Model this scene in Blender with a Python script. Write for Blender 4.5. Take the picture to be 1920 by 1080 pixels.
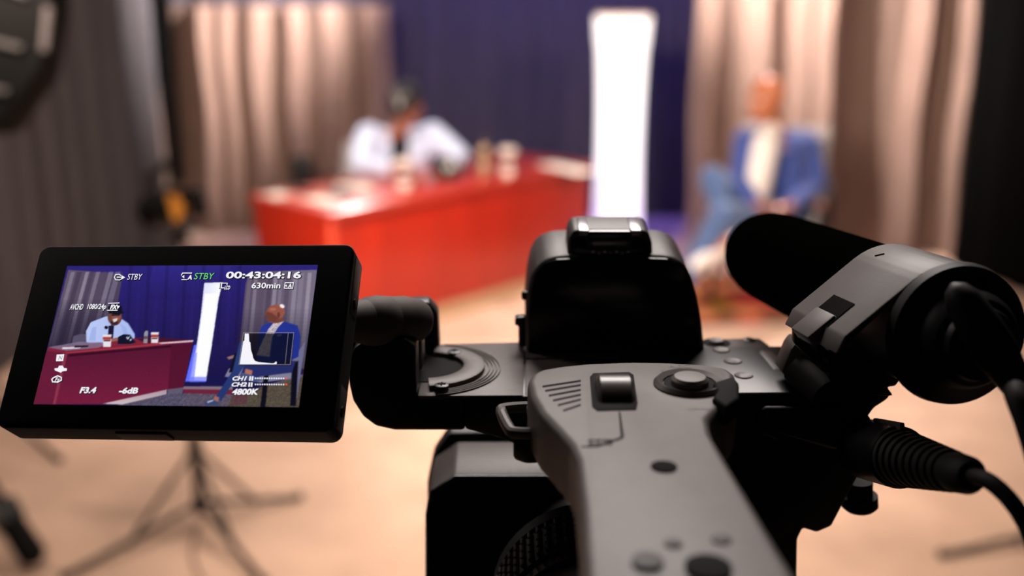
import bpy, bmesh, math, random
import numpy as np
from mathutils import Vector, Matrix
random.seed(7)
sc = bpy.context.scene
for o in list(bpy.data.objects): bpy.data.objects.remove(o)
COL = sc.collection

# ------------------------------------------------------------------ camera
F = 2000.0                        # focal length in pixels of a 1920 px wide frame
TH = math.atan(576 / F)           # downward pitch
CAMZ = 1.87
cd = bpy.data.cameras.new('camera'); cam = bpy.data.objects.new('camera', cd); COL.objects.link(cam)
cd.sensor_width = 36; cd.lens = 36 * F / 1920
cd.clip_start = .01; cd.clip_end = 60
cam.location = (0, 0, CAMZ); cam.rotation_euler = (math.pi / 2 - TH, 0, 0)
cd.dof.use_dof = True; cd.dof.focus_distance = .315
cd.dof.aperture_fstop = cd.lens / 5.9
sc.camera = cam

# ------------------------------------------------------------------ world, lights, exposure
w = bpy.data.worlds.new('studio_world'); sc.world = w; w.use_nodes = True
w.node_tree.nodes['Background'].inputs[0].default_value = (.05, .045, .05, 1)
w.node_tree.nodes['Background'].inputs[1].default_value = .1
sc.view_settings.view_transform = 'Standard'; sc.view_settings.look = 'None'
sc.view_settings.exposure = 0; sc.view_settings.gamma = 1; sc.view_settings.use_curve_mapping = False

def light(name, kind, loc, target, power, color, size=.5, size_y=None, spot=None, blend=.5, spread=None):
    l = bpy.data.lights.new(name, kind); o = bpy.data.objects.new(name, l); COL.objects.link(o)
    o.location = loc; d = Vector(target) - Vector(loc); o.rotation_euler = d.to_track_quat('-Z', 'Y').to_euler()
    l.energy = power; l.color = color
    if kind == 'AREA':
        l.size = size
        if size_y: l.shape = 'RECTANGLE'; l.size_y = size_y
        if spread: l.spread = math.radians(spread)
    else: l.shadow_soft_size = size
    if kind == 'SPOT': l.spot_size = math.radians(spot); l.spot_blend = blend
    return o
WARM = (1, .81, .67); NEUT = (1, .90, .86); BLUE = (.12, .10, 1)
light('key_light', 'AREA', (-1.5, 2.2, 3.0), (.6, 6.4, .7), 125, WARM, .8, spread=110)
light('fill_light', 'AREA', (2.4, 2.6, 3.05), (-.6, 6.0, .6), 60, WARM, .8, spread=110)
light('curtain_light_left', 'SPOT', (-.3, 7.05, 2.9), (-2.0, 8.05, 2.0), 2100, NEUT, .05, spot=66, blend=.9)
light('curtain_light_right', 'SPOT', (.55, 6.7, 2.9), (2.1, 7.55, 1.95), 1700, NEUT, .05, spot=66, blend=.9)
light('back_light_right', 'SPOT', (1.9, 7.3, 3.15), (1.45, 6.2, 1.0), 420, NEUT, .05, spot=50)
light('back_light_left', 'SPOT', (-1.2, 7.9, 3.1), (-.7, 6.5, 1.0), 330, NEUT, .1, spot=50)
light('blue_wash_left', 'AREA', (-.5, 7.9, 3.1), (-.5, 8.5, 1.7), 19, BLUE, 1.6, .25, spread=95)
light('blue_wash_right', 'AREA', (1.1, 7.9, 3.1), (1.1, 8.5, 1.7), 19, BLUE, 1.6, .25, spread=95)
light('floor_light', 'AREA', (-.1, 4.0, 3.1), (-.1, 4.1, 0), 24, (1, .85, .73), 1.2, .8, spread=95)
light('left_rim_light', 'AREA', (-1.3, 1.3, 2.7), (.05, .3, 1.7), 4, NEUT, .4, .4)
light('overhead_light', 'AREA', (.15, 1.75, 3.0), (.05, .3, 1.7), 15, NEUT, 1.0, .6, spread=120)
light('side_drape_light', 'SPOT', (-1.4, 3.0, 3.1), (-2.3, 5.2, 1.6), 42, NEUT, .2, spot=70)

# ------------------------------------------------------------------ pixel / world helpers (1920x1080)
CO, SI = math.cos(TH), math.sin(TH)
def ray(px, py):
    u, v = (px - 960) / F, (py - 540) / F
    return Vector((u, CO - v * SI, -SI - v * CO))
CP = Vector((0, 0, CAMZ))
def at(px, py, t): return CP + ray(px, py) * t
def hz(px, py, z): r = ray(px, py); return CP + r * ((z - CAMZ) / r.z)
def vt(px, py, Y): r = ray(px, py); return CP + r * (Y / r.y)

# ------------------------------------------------------------------ materials
def lin(c):
    return tuple(((x / 255) / 12.92 if x <= 10 else ((x / 255 + .055) / 1.055) ** 2.4) for x in c)
MATS = {}
def M(name, rgb, rough=.5, metal=0, var=.12, scale=60, bump=0, bscale=400, emit=0, spec=.5, sheen=0, trans=0, coat=0, stretch=None):
    if name in MATS: return MATS[name]
    m = bpy.data.materials.new(name); m.use_nodes = True; nt = m.node_tree; b = nt.nodes['Principled BSDF']
    c = lin(rgb)
    b.inputs['Roughness'].default_value = rough; b.inputs['Metallic'].default_value = metal
    b.inputs['Specular IOR Level'].default_value = spec
    b.inputs['Sheen Weight'].default_value = sheen; b.inputs['Transmission Weight'].default_value = trans
    b.inputs['Coat Weight'].default_value = coat
    tc = nt.nodes.new('ShaderNodeTexCoord'); mp = nt.nodes.new('ShaderNodeMapping')
    nt.links.new(tc.outputs['Object'], mp.inputs['Vector'])
    if stretch: mp.inputs['Scale'].default_value = stretch
    n = nt.nodes.new('ShaderNodeTexNoise'); n.inputs['Scale'].default_value = scale; n.inputs['Detail'].default_value = 4
    nt.links.new(mp.outputs[0], n.inputs['Vector'])
    r = nt.nodes.new('ShaderNodeValToRGB')
    r.color_ramp.elements[0].position = .3; r.color_ramp.elements[1].position = .7
    r.color_ramp.elements[0].color = (*[x * (1 - var) for x in c], 1); r.color_ramp.elements[1].color = (*[min(1, x * (1 + var)) for x in c], 1)
    nt.links.new(n.outputs['Fac'], r.inputs['Fac']); nt.links.new(r.outputs[0], b.inputs['Base Color'])
    if bump:
        n2 = nt.nodes.new('ShaderNodeTexNoise'); n2.inputs['Scale'].default_value = bscale; n2.inputs['Detail'].default_value = 2
        nt.links.new(tc.outputs['Object'], n2.inputs['Vector'])
        bp = nt.nodes.new('ShaderNodeBump'); bp.inputs['Strength'].default_value = bump; bp.inputs['Distance'].default_value = .5 / bscale
        nt.links.new(n2.outputs['Fac'], bp.inputs['Height']); nt.links.new(bp.outputs[0], b.inputs['Normal'])
    if emit:
        b.inputs['Emission Color'].default_value = (*c, 1); b.inputs['Emission Strength'].default_value = emit
    MATS[name] = m; return m
PL = M('black_plastic', (78, 69, 65), .48, var=.1, scale=300, bump=.25, bscale=3500)
PG = M('grey_handle_plastic', (92, 84, 80), .5, var=.1, scale=120, bump=.2, bscale=3000)
DP = M('deck_plastic', (100, 89, 83), .5, var=.1, scale=300, bump=.25, bscale=3500)
PK = M('deep_black_plastic', (22, 21, 21), .4, var=.1, scale=200)
GL = M('gloss_black', (12, 12, 12), .16)
RIB = M('lit_rib_rubber', (74, 66, 62), .5)  # lighter than the ring's rubber: faint light on the ribs put into colour
RB = M('matte_rubber', (34, 31, 30), .7, bump=.2, bscale=2500)
FO = M('black_foam', (5, 5, 4), 1, bump=.8, bscale=1800, spec=0)
SL = M('satin_metal', (150, 145, 150), .3, .8)
DM = M('dark_metal', (30, 28, 30), .42, .5)
PRN = M('faint_print', (116, 108, 102), .6)
DPR = M('dark_print', (30, 27, 27), .85, spec=.1)
WELL = M('dark_recess', (9, 8, 8), .8, spec=.15)

# ------------------------------------------------------------------ mesh helpers
def obj(name, bm, mat, parent=None, smooth=True, ang=35):
    me = bpy.data.meshes.new(name)
    bmesh.ops.recalc_face_normals(bm, faces=bm.faces[:])
    bm.to_mesh(me); bm.free()
    o = bpy.data.objects.new(name, me); COL.objects.link(o)
    if mat: me.materials.append(mat)
    if smooth:
        me.polygons.foreach_set('use_smooth', [True] * len(me.polygons))
        me.set_sharp_from_angle(angle=math.radians(ang))
    if parent is not None:
        o.parent = parent; o.matrix_parent_inverse = Matrix.Translation(parent.location).inverted() if not parent.parent else Matrix.Identity(4)
        if parent.parent: o.matrix_parent_inverse = Matrix.Identity(4)
    return o
# Everything is modelled in world coordinates; a thing's Empty sits at its base and its children
# cancel that translation, sub-parts hang from parts that sit at the world origin offset.
def tag(o, label, cat, group=None):
    o['label'] = label; o['category'] = cat
    if group: o['group'] = group
    return o
def thing(name, label, cat, loc, group=None):
    o = bpy.data.objects.new(name, None); COL.objects.link(o); o.location = loc; o.empty_display_size = .05
    return tag(o, label, cat, group)
def struct(o): o['kind'] = 'structure'; return o

def prism(pts, d, bev=0, seg=2, bm=None, topbev=False):
    """polygon (world points) extruded along vector d"""
    new = bm is None
    b2 = bmesh.new(); vs = [b2.verts.new(p) for p in pts]; f = b2.faces.new(vs)
    r = bmesh.ops.extrude_face_region(b2, geom=[f])
    ev = [g for g in r['geom'] if isinstance(g, bmesh.types.BMVert)]
    bmesh.ops.translate(b2, verts=ev, vec=Vector(d))
    bmesh.ops.recalc_face_normals(b2, faces=b2.faces[:])
    if bev:
        es = [e for e in b2.edges] if not topbev else [e for e in b2.edges if all(v not in ev for v in e.verts)]
        bmesh.ops.bevel(b2, geom=es, offset=bev, segments=seg, profile=.5, affect='EDGES', clamp_overlap=True)
    if new: return b2
    me = bpy.data.meshes.new('t'); b2.to_mesh(me); b2.free(); bm.from_mesh(me); bpy.data.meshes.remove(me); return bm
def merge(bm, b2):
    me = bpy.data.meshes.new('t'); b2.to_mesh(me); b2.free(); bm.from_mesh(me); bpy.data.meshes.remove(me); return bm
def box(c, s, rot=None, bev=0, seg=2):
    bm = bmesh.new(); bmesh.ops.create_cube(bm, size=1)
    bmesh.ops.scale(bm, vec=Vector(s), verts=bm.verts)
    if bev: bmesh.ops.bevel(bm, geom=bm.edges[:], offset=bev, segments=seg, profile=.5, affect='EDGES', clamp_overlap=True)
    if rot is not None: bmesh.ops.rotate(bm, cent=(0, 0, 0), matrix=rot, verts=bm.verts)
    bmesh.ops.translate(bm, vec=Vector(c), verts=bm.verts); return bm
def frame_for(d, up=(0, 0, 1)):
    z = Vector(d).normalized(); u = Vector(up)
    if abs(z.dot(u)) > .98: u = Vector((0, 1, 0))
    x = u.cross(z).normalized(); y = z.cross(x); return Matrix((x, y, z)).transposed()
def lathe(p0, d, prof, n=40, bm=None, close=True):
    """prof: list of (distance along d, radius)"""
    bm = bm or bmesh.new(); R = frame_for(d); rings = []
    for s, r in prof:
        rings.append([bm.verts.new(Vector(p0) + R @ Vector((r * math.cos(2 * math.pi * k / n), r * math.sin(2 * math.pi * k / n), s))) for k in range(n)])
    for a, b in zip(rings, rings[1:]):
        for k in range(n): bm.faces.new((a[k], a[(k + 1) % n], b[(k + 1) % n], b[k]))
    if close: bm.faces.new(rings[0][::-1]); bm.faces.new(rings[-1])
    return bm
def cyl(a, b, r, r2=None, n=24, bm=None):
    a, b = Vector(a), Vector(b); return lathe(a, b - a, [(0, r), ((b - a).length, r2 if r2 is not None else r)], n, bm)
def catmull(pts, k=8, closed=False):
    P = [Vector(p) for p in pts]; out = []; n = len(P)
    rng = range(n if closed else n - 1)
    for i in rng:
        g = lambda j: P[j % n] if closed else P[max(0, min(n - 1, j))]
        p0, p1, p2, p3 = g(i - 1), g(i), g(i + 1), g(i + 2)
        for q in range(k):
            t = q / k
            out.append(.5 * ((2 * p1) + (p2 - p0) * t + (2 * p0 - 5 * p1 + 4 * p2 - p3) * t * t + (3 * p1 - p0 - 3 * p2 + p3) * t ** 3))
    if not closed: out.append(P[-1])
    return out
def tube(pts, r, n=10, bm=None, closed=False, sm=0):
    if sm: pts = catmull(pts, sm, closed)
    bm = bm or bmesh.new(); P = [Vector(p) for p in pts]; m = len(P); rings = []; ref = None
    rr = r if isinstance(r, (list, tuple)) else [r] * m
    if len(rr) != m: rr = [rr[0] + (rr[-1] - rr[0]) * i / (m - 1) for i in range(m)]
    for i, p in enumerate(P):
        if closed: d = P[(i + 1) % m] - P[i - 1]
        else: d = P[min(m - 1, i + 1)] - P[max(0, i - 1)]
        d.normalize()
        if ref is None: ref = d.orthogonal().normalized()
        ref = (ref - d * ref.dot(d)).normalized(); s = d.cross(ref)
        rings.append([bm.verts.new(p + (ref * math.cos(2 * math.pi * k / n) + s * math.sin(2 * math.pi * k / n)) * rr[i]) for k in range(n)])
    for i in range(m if closed else m - 1):
        a, b = rings[i], rings[(i + 1) % m]
        for k in range(n): bm.faces.new((a[k], a[(k + 1) % n], b[(k + 1) % n], b[k]))
    if not closed: bm.faces.new(rings[0][::-1]); bm.faces.new(rings[-1])
    return bm
def blobs(name, caps=(), ells=(), mat=None, parent=None, vox=.009, smooth=4, cut=None, keep=None):
    """organic union: capsules (p0,r0,p1,r1) and ellipsoids (centre, radii, rotation) voxel-merged into one skin"""
    bm = bmesh.new()
    for c in caps:
        a, r0, b, r1 = Vector(c[0]), c[1], Vector(c[2]), c[3]
        for p, r in ((a, r0), (b, r1)):
            g = bmesh.ops.create_icosphere(bm, subdivisions=3, radius=r); bmesh.ops.translate(bm, verts=g['verts'], vec=p)
        if (b - a).length > 1e-5: lathe(a, b - a, [(0, r0), ((b - a).length, r1)], 20, bm)
    for e in ells:
        g = bmesh.ops.create_icosphere(bm, subdivisions=3, radius=1)
        bmesh.ops.scale(bm, verts=g['verts'], vec=Vector(e[1]))
        if len(e) > 2: bmesh.ops.rotate(bm, verts=g['verts'], cent=(0, 0, 0), matrix=e[2])
        bmesh.ops.translate(bm, verts=g['verts'], vec=Vector(e[0]))
    me = bpy.data.meshes.new('t'); bm.to_mesh(me); bm.free(); t = bpy.data.objects.new('t', me); COL.objects.link(t)
    m = t.modifiers.new('r', 'REMESH'); m.mode = 'VOXEL'; m.voxel_size = vox; m.use_smooth_shade = True
    s = t.modifiers.new('s', 'SMOOTH'); s.iterations = smooth; s.factor = .5
    dg = bpy.context.evaluated_depsgraph_get(); m2 = bpy.data.meshes.new_from_object(t.evaluated_get(dg))
    bpy.data.objects.remove(t); bpy.data.meshes.remove(me)
    bm = bmesh.new(); bm.from_mesh(m2); bpy.data.meshes.remove(m2)
    for (co, no) in (cut or []):
        bmesh.ops.bisect_plane(bm, geom=bm.verts[:] + bm.edges[:] + bm.faces[:], plane_co=Vector(co), plane_no=Vector(no), clear_outer=True)
    o = obj(name, bm, mat, parent, True, 80); return o
def text_bm(s, matrix, size, bm=None, offset=0, shear=0, align='LEFT', fit=None, depth=0, bold=0):
    c = bpy.data.curves.new('t', 'FONT'); c.body = s; c.size = 1; c.align_x = align; c.offset = offset; c.shear = shear; c.resolution_u = 3; c.extrude = depth
    t = bpy.data.objects.new('t', c); COL.objects.link(t); dg = bpy.context.evaluated_depsgraph_get()
    me = bpy.data.meshes.new_from_object(t.evaluated_get(dg)); bpy.data.objects.remove(t); bpy.data.curves.remove(c)
    b2 = bmesh.new(); b2.from_mesh(me); bpy.data.meshes.remove(me)
    return b2

# ================================================================== STRUCTURE
FLOOR = M('carpet', (204, 172, 152), .95, var=.14, scale=3.5, bump=.4, bscale=260, spec=.1)
bm = box((0, 4.4, -.05), (7.2, 10.8, .1)); struct(obj('floor', bm, FLOOR, smooth=False))
BW = M('black_wall_paint', (22, 21, 22), .9)
for nm, c, s in (('wall_back', (0, 9.45, 1.6), (7.2, .1, 3.4)), ('wall_left', (-3.55, 4.4, 1.6), (.1, 10.6, 3.4)),
                 ('wall_right', (3.55, 4.4, 1.6), (.1, 10.6, 3.4)), ('wall_front', (0, -.95, 1.6), (7.2, .1, 3.4)),
                 ('ceiling', (0, 4.4, 3.35), (7.2, 10.8, .1))):
    struct(obj(nm, box(c, s), BW, smooth=False))

# ------------------------------------------------------------------ drapes
def drape(name, label, cat, A, B, z0, z1, ridges, mat, amp=.05, base=.0, group=None, thick=.006, rip=1):
    """hanging cloth from A to B (floor points); ridges: list of (fraction, height) folds coming towards the room"""
    A, B = Vector(A), Vector(B); L = (B - A).length; d = (B - A) / L; nrm = Vector((d.y, -d.x, 0))
    if nrm.dot(Vector((0, 0, 0)) - A) < 0: nrm = -nrm
    n = max(60, int(L / .012)); xs = np.linspace(0, 1, n)
    off = np.zeros(n)
    for fr, h, wd in ridges: off += h * np.exp(-((xs - fr) * L / wd) ** 2)
    off += rip * (.006 * np.sin(xs * L * 47 + 1) + .004 * np.sin(xs * L * 91))
    nz = 14; bm = bmesh.new(); rows = []
    for j in range(nz):
        z = z0 + (z1 - z0) * j / (nz - 1); k = 1 - .35 * j / (nz - 1)
        rows.append([bm.verts.new(A + d * (x * L + .012 * math.sin(j * .7 + x * 9)) + nrm * (o * k + base) + Vector((0, 0, z))) for x, o in zip(xs, off)])
    for a, b in zip(rows, rows[1:]):
        for i in range(n - 1): bm.faces.new((a[i], a[i + 1], b[i + 1], b[i]))
    bmesh.ops.solidify(bm, geom=bm.faces[:], thickness=thick)
    o = obj(name, bm, mat, smooth=True, ang=80)
    return tag(o, label, cat, group)
def folds(n, seed, h=.05, w=.04, jit=.3):
    r = random.Random(seed); return [((i + .5 + r.uniform(-jit, jit)) / n, h * r.uniform(.6, 1.3), w * r.uniform(.7, 1.3)) for i in range(n)]
def pxfolds(A, B, lst, ymid=200):
    """fold positions as picture columns -> fraction along the drape"""
    out = []
    A, B = Vector(A), Vector(B)
    for px, h, wd in lst:
        r = ray(px, ymid); dd = B - A
        # solve A + s*dd = k*r in plan
        det = dd.x * -r.y + r.x * dd.y
        s = (-A.x * -r.y + r.x * -A.y) / det if abs(det) > 1e-9 else 0
        out.append((s, h, wd))
    return out
TAU = M('taupe_satin', (176, 146, 132), .40, metal=.35, var=.12, scale=5, sheen=.2, bump=.2, bscale=120, stretch=(6, 6, .6))
NAV = M('navy_velour', (84, 78, 88), .85, var=.12, scale=6, sheen=.3, stretch=(3, 3, .3))
GRY = M('charcoal_drape', (96, 91, 95), .9, var=.1, scale=4, stretch=(3, 3, .3))
BLK = M('black_drape', (7, 7, 6), .95, spec=.1)
ZC = 3.2
A, B = (-2.98, 8.12, 0), (-.90, 8.12, 0)
drape('curtain', 'taupe satin curtain panel hanging behind the seated man in the pale blue jacket', 'curtain', A, B, .02, 1.70,
      pxfolds(A, B, [(292, .10, .07), (395, .17, .065), (432, .12, .05), (484, .13, .08), (552, .15, .06), (612, .10, .07), (700, .18, .10)]), TAU, rip=.3)
A, B = (1.27, 7.62, 0), (3.33, 7.42, 0)
drape('curtain', 'taupe satin curtain panel hanging behind the bald man in the navy suit', 'curtain', A, B, .02, 1.98,
      pxfolds(A, B, [(1332, .14, .08), (1430, .13, .08), (1500, .13, .06), (1543, .26, .10), (1716, .20, .06), (1798, .20, .08)]), TAU, rip=.3)
drape('backdrop_curtain', 'wide dark navy backdrop curtain washed with blue light behind the glowing column', 'curtain',
      (-3.3, 8.62, 0), (3.3, 8.62, 0), .01, ZC, folds(34, 3, .05, .045), NAV)
drape('side_drape', 'charcoal grey drape hanging along the left side of the studio', 'curtain',
      (-2.6, 3.5, 0), (-2.48, 7.55, 0), .01, ZC, folds(15, 5, .06, .09), GRY)
drape('black_leg_drape', 'narrow black drape between the grey side drape and left taupe curtain', 'curtain',
      (-2.50, 7.62, 0), (-2.38, 7.66, 0), .01, ZC, folds(1, 6, .02, .04), BLK)
drape('black_leg_drape', 'black drape at the far right beyond the taupe curtain', 'curtain',
      (3.02, 7.1, 0), (3.48, 5.2, 0), .01, ZC, folds(8, 9, .05, .07), BLK)

# ------------------------------------------------------------------ rug
def rug_mat():
    m = M('patterned_rug', (150, 80, 50), .95, bump=.4, bscale=200, spec=.1); nt = m.node_tree
    v = nt.nodes.new('ShaderNodeTexVoronoi'); v.inputs['Scale'].default_value = 4.5
    r = nt.nodes.new('ShaderNodeValToRGB'); r.color_ramp.interpolation = 'CONSTANT'
    cols = [(0, (120, 62, 42)), (.25, (176, 60, 58)), (.42, (150, 112, 40)), (.6, (110, 74, 56)), (.8, (190, 120, 80))]
    while len(r.color_ramp.elements) < 5: r.color_ramp.elements.new(.5)
    for e, (p, c) in zip(r.color_ramp.elements, cols): e.position = p; e.color = (*lin(c), 1)
    sep = nt.nodes.new('ShaderNodeSeparateColor'); nt.links.new(v.outputs['Color'], sep.inputs[0]); nt.links.new(sep.outputs[0], r.inputs[0])
    tc = [n for n in nt.nodes if n.type == 'TEX_COORD'][0]; nt.links.new(tc.outputs['Object'], v.inputs['Vector'])
    nt.links.new(r.outputs[0], nt.nodes['Principled BSDF'].inputs['Base Color']); return m
rp = [hz(1240, 520, 0), hz(1290, 612, 0), hz(1660, 600, 0), hz(1640, 505, 0)]
tag(obj('rug', prism([p + Vector((0, 0, .001)) for p in rp], (0, 0, .011), .004), rug_mat()), 'multicoloured patterned rug under the chair of the bald man', 'rug')

# ------------------------------------------------------------------ desk
CH = M('cherry_wood', (166, 36, 17), .36, var=.12, scale=9, coat=.1, stretch=(1, 1, .12))
CHT = M('cherry_wood_top', (180, 50, 32), .28, var=.1, scale=9, coat=.3)
PLI = M('brushed_beige_metal', (190, 160, 128), .45, .2)
D0 = hz(620, 400, .75); D1 = hz(1115, 306, .75)
fx = (D1 - D0).normalized(); fy = Vector((-fx.y, fx.x, 0))
LD = (D1 - D0).length; DD = .72
def dp(a, b, z): return D0 + fx * a + fy * b + Vector((0, 0, z - D0.z))
desk = thing('desk', 'long cherry red wooden presenter desk with a beige metal plinth', 'desk', Vector((dp(LD / 2, DD / 2, 0))))
def dbox(a0, a1, b0, b1, z0, z1, bev=.004):
    return prism([dp(a0, b0, z1), dp(a1, b0, z1), dp(a1, b1, z1), dp(a0, b1, z1)], (0, 0, z0 - z1), bev)
obj('desktop', dbox(-.0, LD, -.0, DD, .712, .75, .006), CHT, desk)
obj('front_panel', dbox(.035, LD - .035, .04, .06, .09, .711), CH, desk)
obj('end_panel', dbox(.015, .034, .04, DD - .02, .09, .711), CH, desk)
obj('end_panel', dbox(LD - .034, LD - .015, .04, DD - .02, .09, .711), CH, desk)
obj('corner_post', prism([dp(.008, .034, .711), dp(.03, .022, .711), dp(.05, .034, .711), dp(.034, .039, .711)], (0, 0, -.62), .002), M('cherry_edge', (214, 84, 58), .3), desk)
obj('modesty_rail', dbox(.04, LD - .04, .07, .09, .60, .70), CH, desk)
obj('plinth', dbox(.05, LD - .25, .05, .085, 0.001, .088), PLI, desk)
obj('foot', dbox(LD - .2, LD - .05, .09, .2, 0.001, .088), PLI, desk)
obj('foot', dbox(.08, .2, DD - .2, DD - .08, 0.001, .088), PLI, desk)
obj('foot', dbox(LD - .2, LD - .08, DD - .2, DD - .08, 0.001, .088), PLI, desk)

# ------------------------------------------------------------------ glowing column
def column():
    Y = 7.2; cx = vt(1160, 300, Y).x
    root = thing('light_column', 'tall white glowing waisted fabric light column beside the desk', 'light column', (cx, Y, 0))
    m = bpy.data.materials.new('glowing_fabric'); m.use_nodes = True; nt = m.node_tree; b = nt.nodes['Principled BSDF']
    tc = nt.nodes.new('ShaderNodeTexCoord'); sp = nt.nodes.new('ShaderNodeSeparateXYZ'); r = nt.nodes.new('ShaderNodeValToRGB')
    mr = nt.nodes.new('ShaderNodeMapRange'); mr.inputs[2].default_value = 1.7
    nt.links.new(tc.outputs['Object'], sp.inputs[0]); nt.links.new(sp.outputs[2], mr.inputs[0]); nt.links.new(mr.outputs[0], r.inputs[0])
    el = r.color_ramp.elements; el[0].color = (.32, .22, 1, 1); el[1].color = (1, .93, .9, 1); e = el.new(.3); e.color = (.85, .78, 1, 1); e = el.new(.55); e.color = (.95, .93, 1, 1)
    b.inputs['Base Color'].default_value = (.8, .8, .85, 1); nt.links.new(r.outputs[0], b.inputs['Emission Color']); b.inputs['Emission Strength'].default_value = 1.35
    bm = bmesh.new(); N = 15; rows = []
    for j in range(N):
        f = j / (N - 1); hw = .146 + .026 * (2 * f - 1) ** 2 + (.008 if f > .9 else 0); z = .04 + f * 1.60
        ring = []
        for k in range(40):
            a = 2 * math.pi * k / 40; c, s = math.cos(a), math.sin(a); q = (abs(c) ** 5 + abs(s) ** 5) ** (-1 / 5)
            ring.append(bm.verts.new((cx + hw * q * c, Y + hw * q * s, z)))
        rows.append(ring)
    for a_, b_ in zip(rows, rows[1:]):
        for k in range(40): bm.faces.new((a_[k], a_[(k + 1) % 40], b_[(k + 1) % 40], b_[k]))
    bm.faces.new(rows[0][::-1]); bm.faces.new(rows[-1])
    obj('fabric_sleeve', bm, m, root)
    obj('top_cap', box((cx, Y, 1.652), (.345, .345, .022), bev=.008), M('cream_cap', (236, 214, 200), .5, emit=.35), root)
    obj('base', box((cx, Y, .02), (.36, .36, .038), bev=.006), M('white_base', (180, 180, 200), .5), root)
column()

# ------------------------------------------------------------------ people
SK = M('brown_skin', (186, 114, 80), .24, var=.08, scale=30, bump=.1, bscale=500)
SK2 = M('warm_brown_skin', (182, 110, 78), .42, var=.08, scale=30, bump=.1, bscale=500)
WHT = M('eye_white', (225, 220, 215), .3); IRI = M('eye_iris', (30, 20, 16), .2); LIP = M('lip', (120, 58, 50), .5); HAIR = M('dark_hair', (22, 18, 17), .9); TEE = M('white_teeth', (235, 230, 220), .3)
def rotm(yaw=0, pitch=0, roll=0):  # degrees; face looks along -Y at yaw 0, pitch > 0 looks down
    return Matrix.Rotation(math.radians(yaw), 3, 'Z') @ Matrix.Rotation(math.radians(pitch), 3, 'X') @ Matrix.Rotation(math.radians(roll), 3, 'Y')
def head_shapes(c, R, s=1.0):
    q = lambda x, y, z: Vector(c) + R @ (Vector((x, y, z)) * s)
    e = [(q(0, .012, .03), (.076 * s, .095 * s, .088 * s), R), (q(0, -.022, -.04), (.058 * s, .066 * s, .068 * s), R),
         (q(0, -.058, -.082), (.026 * s, .024 * s, .022 * s), R), (q(0, -.088, -.012), (.0135 * s, .020 * s, .026 * s), R),
         (q(0, -.100, -.022), (.016 * s, .013 * s, .011 * s), R), (q(0, -.070, .028), (.056 * s, .022 * s, .016 * s), R),
         (q(.077, .012, -.008), (.009 * s, .020 * s, .032 * s), R), (q(-.077, .012, -.008), (.009 * s, .020 * s, .032 * s), R),
         (q(.036, -.060, -.028), (.022 * s, .018 * s, .018 * s), R), (q(-.036, -.060, -.028), (.022 * s, .018 * s, .018 * s), R)]
    return e
def face(c, R, par, s=1.0, smile=False):
    q = lambda x, y, z: Vector(c) + R @ (Vector((x, y, z)) * s)
    for sx in (-1, 1):
        b = bmesh.new(); bmesh.ops.create_uvsphere(b, u_segments=16, v_segments=10, radius=.0125 * s); bmesh.ops.translate(b, verts=b.verts, vec=q(.031 * sx, -.073, .004)); eo = obj('eye', b, WHT, par)
        b = bmesh.new(); bmesh.ops.create_uvsphere(b, u_segments=12, v_segments=8, radius=.006 * s); bmesh.ops.translate(b, verts=b.verts, vec=q(.031 * sx, -.0815, .004)); obj('iris', b, IRI, eo)
        obj('eyebrow', tube([q(.014 * sx, -.094, .026), q(.032 * sx, -.089, .033), q(.050 * sx, -.076, .028)], .0035 * s, 6, sm=4), HAIR, par)
    obj('mouth', tube([q(-.026, -.078, -.052), q(-.012, -.088, -.056), q(.012, -.088, -.056), q(.026, -.078, -.052)], .005 * s, 8, sm=5), LIP, par)
    if smile: obj('teeth', tube([q(-.017, -.087, -.054), q(0, -.093, -.056), q(.017, -.087, -.054)], .0035 * s, 8, sm=5), TEE, par)
def hand_caps(wr, d, n, side, s=1.0, curl=.5):
    """palm + five fingers; d = direction of fingers, n = palm normal (fingers curl towards it), side = thumb side vector"""
    d = Vector(d).normalized(); n = Vector(n); n = (n - d * n.dot(d)).normalized(); sv = d.cross(n).normalized()
    if sv.dot(Vector(side)) < 0: sv = -sv
    c = []; wr = Vector(wr); k = wr + d * .085 * s
    for i, (o, L) in enumerate(((.030, .070), (.010, .080), (-.011, .074), (-.031, .058))):
        base = wr + d * .015 * s + sv * o * .6 * s; kn = k + sv * o * s - d * (.006 * abs(i - 1.2)) * s
        c.append((base, .013 * s, kn, .0105 * s)); p = kn; dd = d
        for seg, fr in enumerate((.45, .32, .23)):
            dd = (dd + n * curl * (.5 + .3 * seg)).normalized(); q = p + dd * L * fr * s; c.append((p, (.0095 - .0008 * seg) * s, q, (.0088 - .0009 * seg) * s)); p = q
    b = wr + d * .02 * s + sv * .022 * s; m = b + (sv * .75 + d * .65).normalized() * .042 * s + n * .008; e = m + (sv * .25 + d * .9 + n * curl).normalized() * .034 * s
    c += [(b, .014 * s, m, .0115 * s), (m, .011 * s, e, .009 * s)]
    return c
def piece(name, caps, ells, mat, par, vox=.009, **k): return blobs(name, caps, ells, mat, par, vox, **k)

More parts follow.
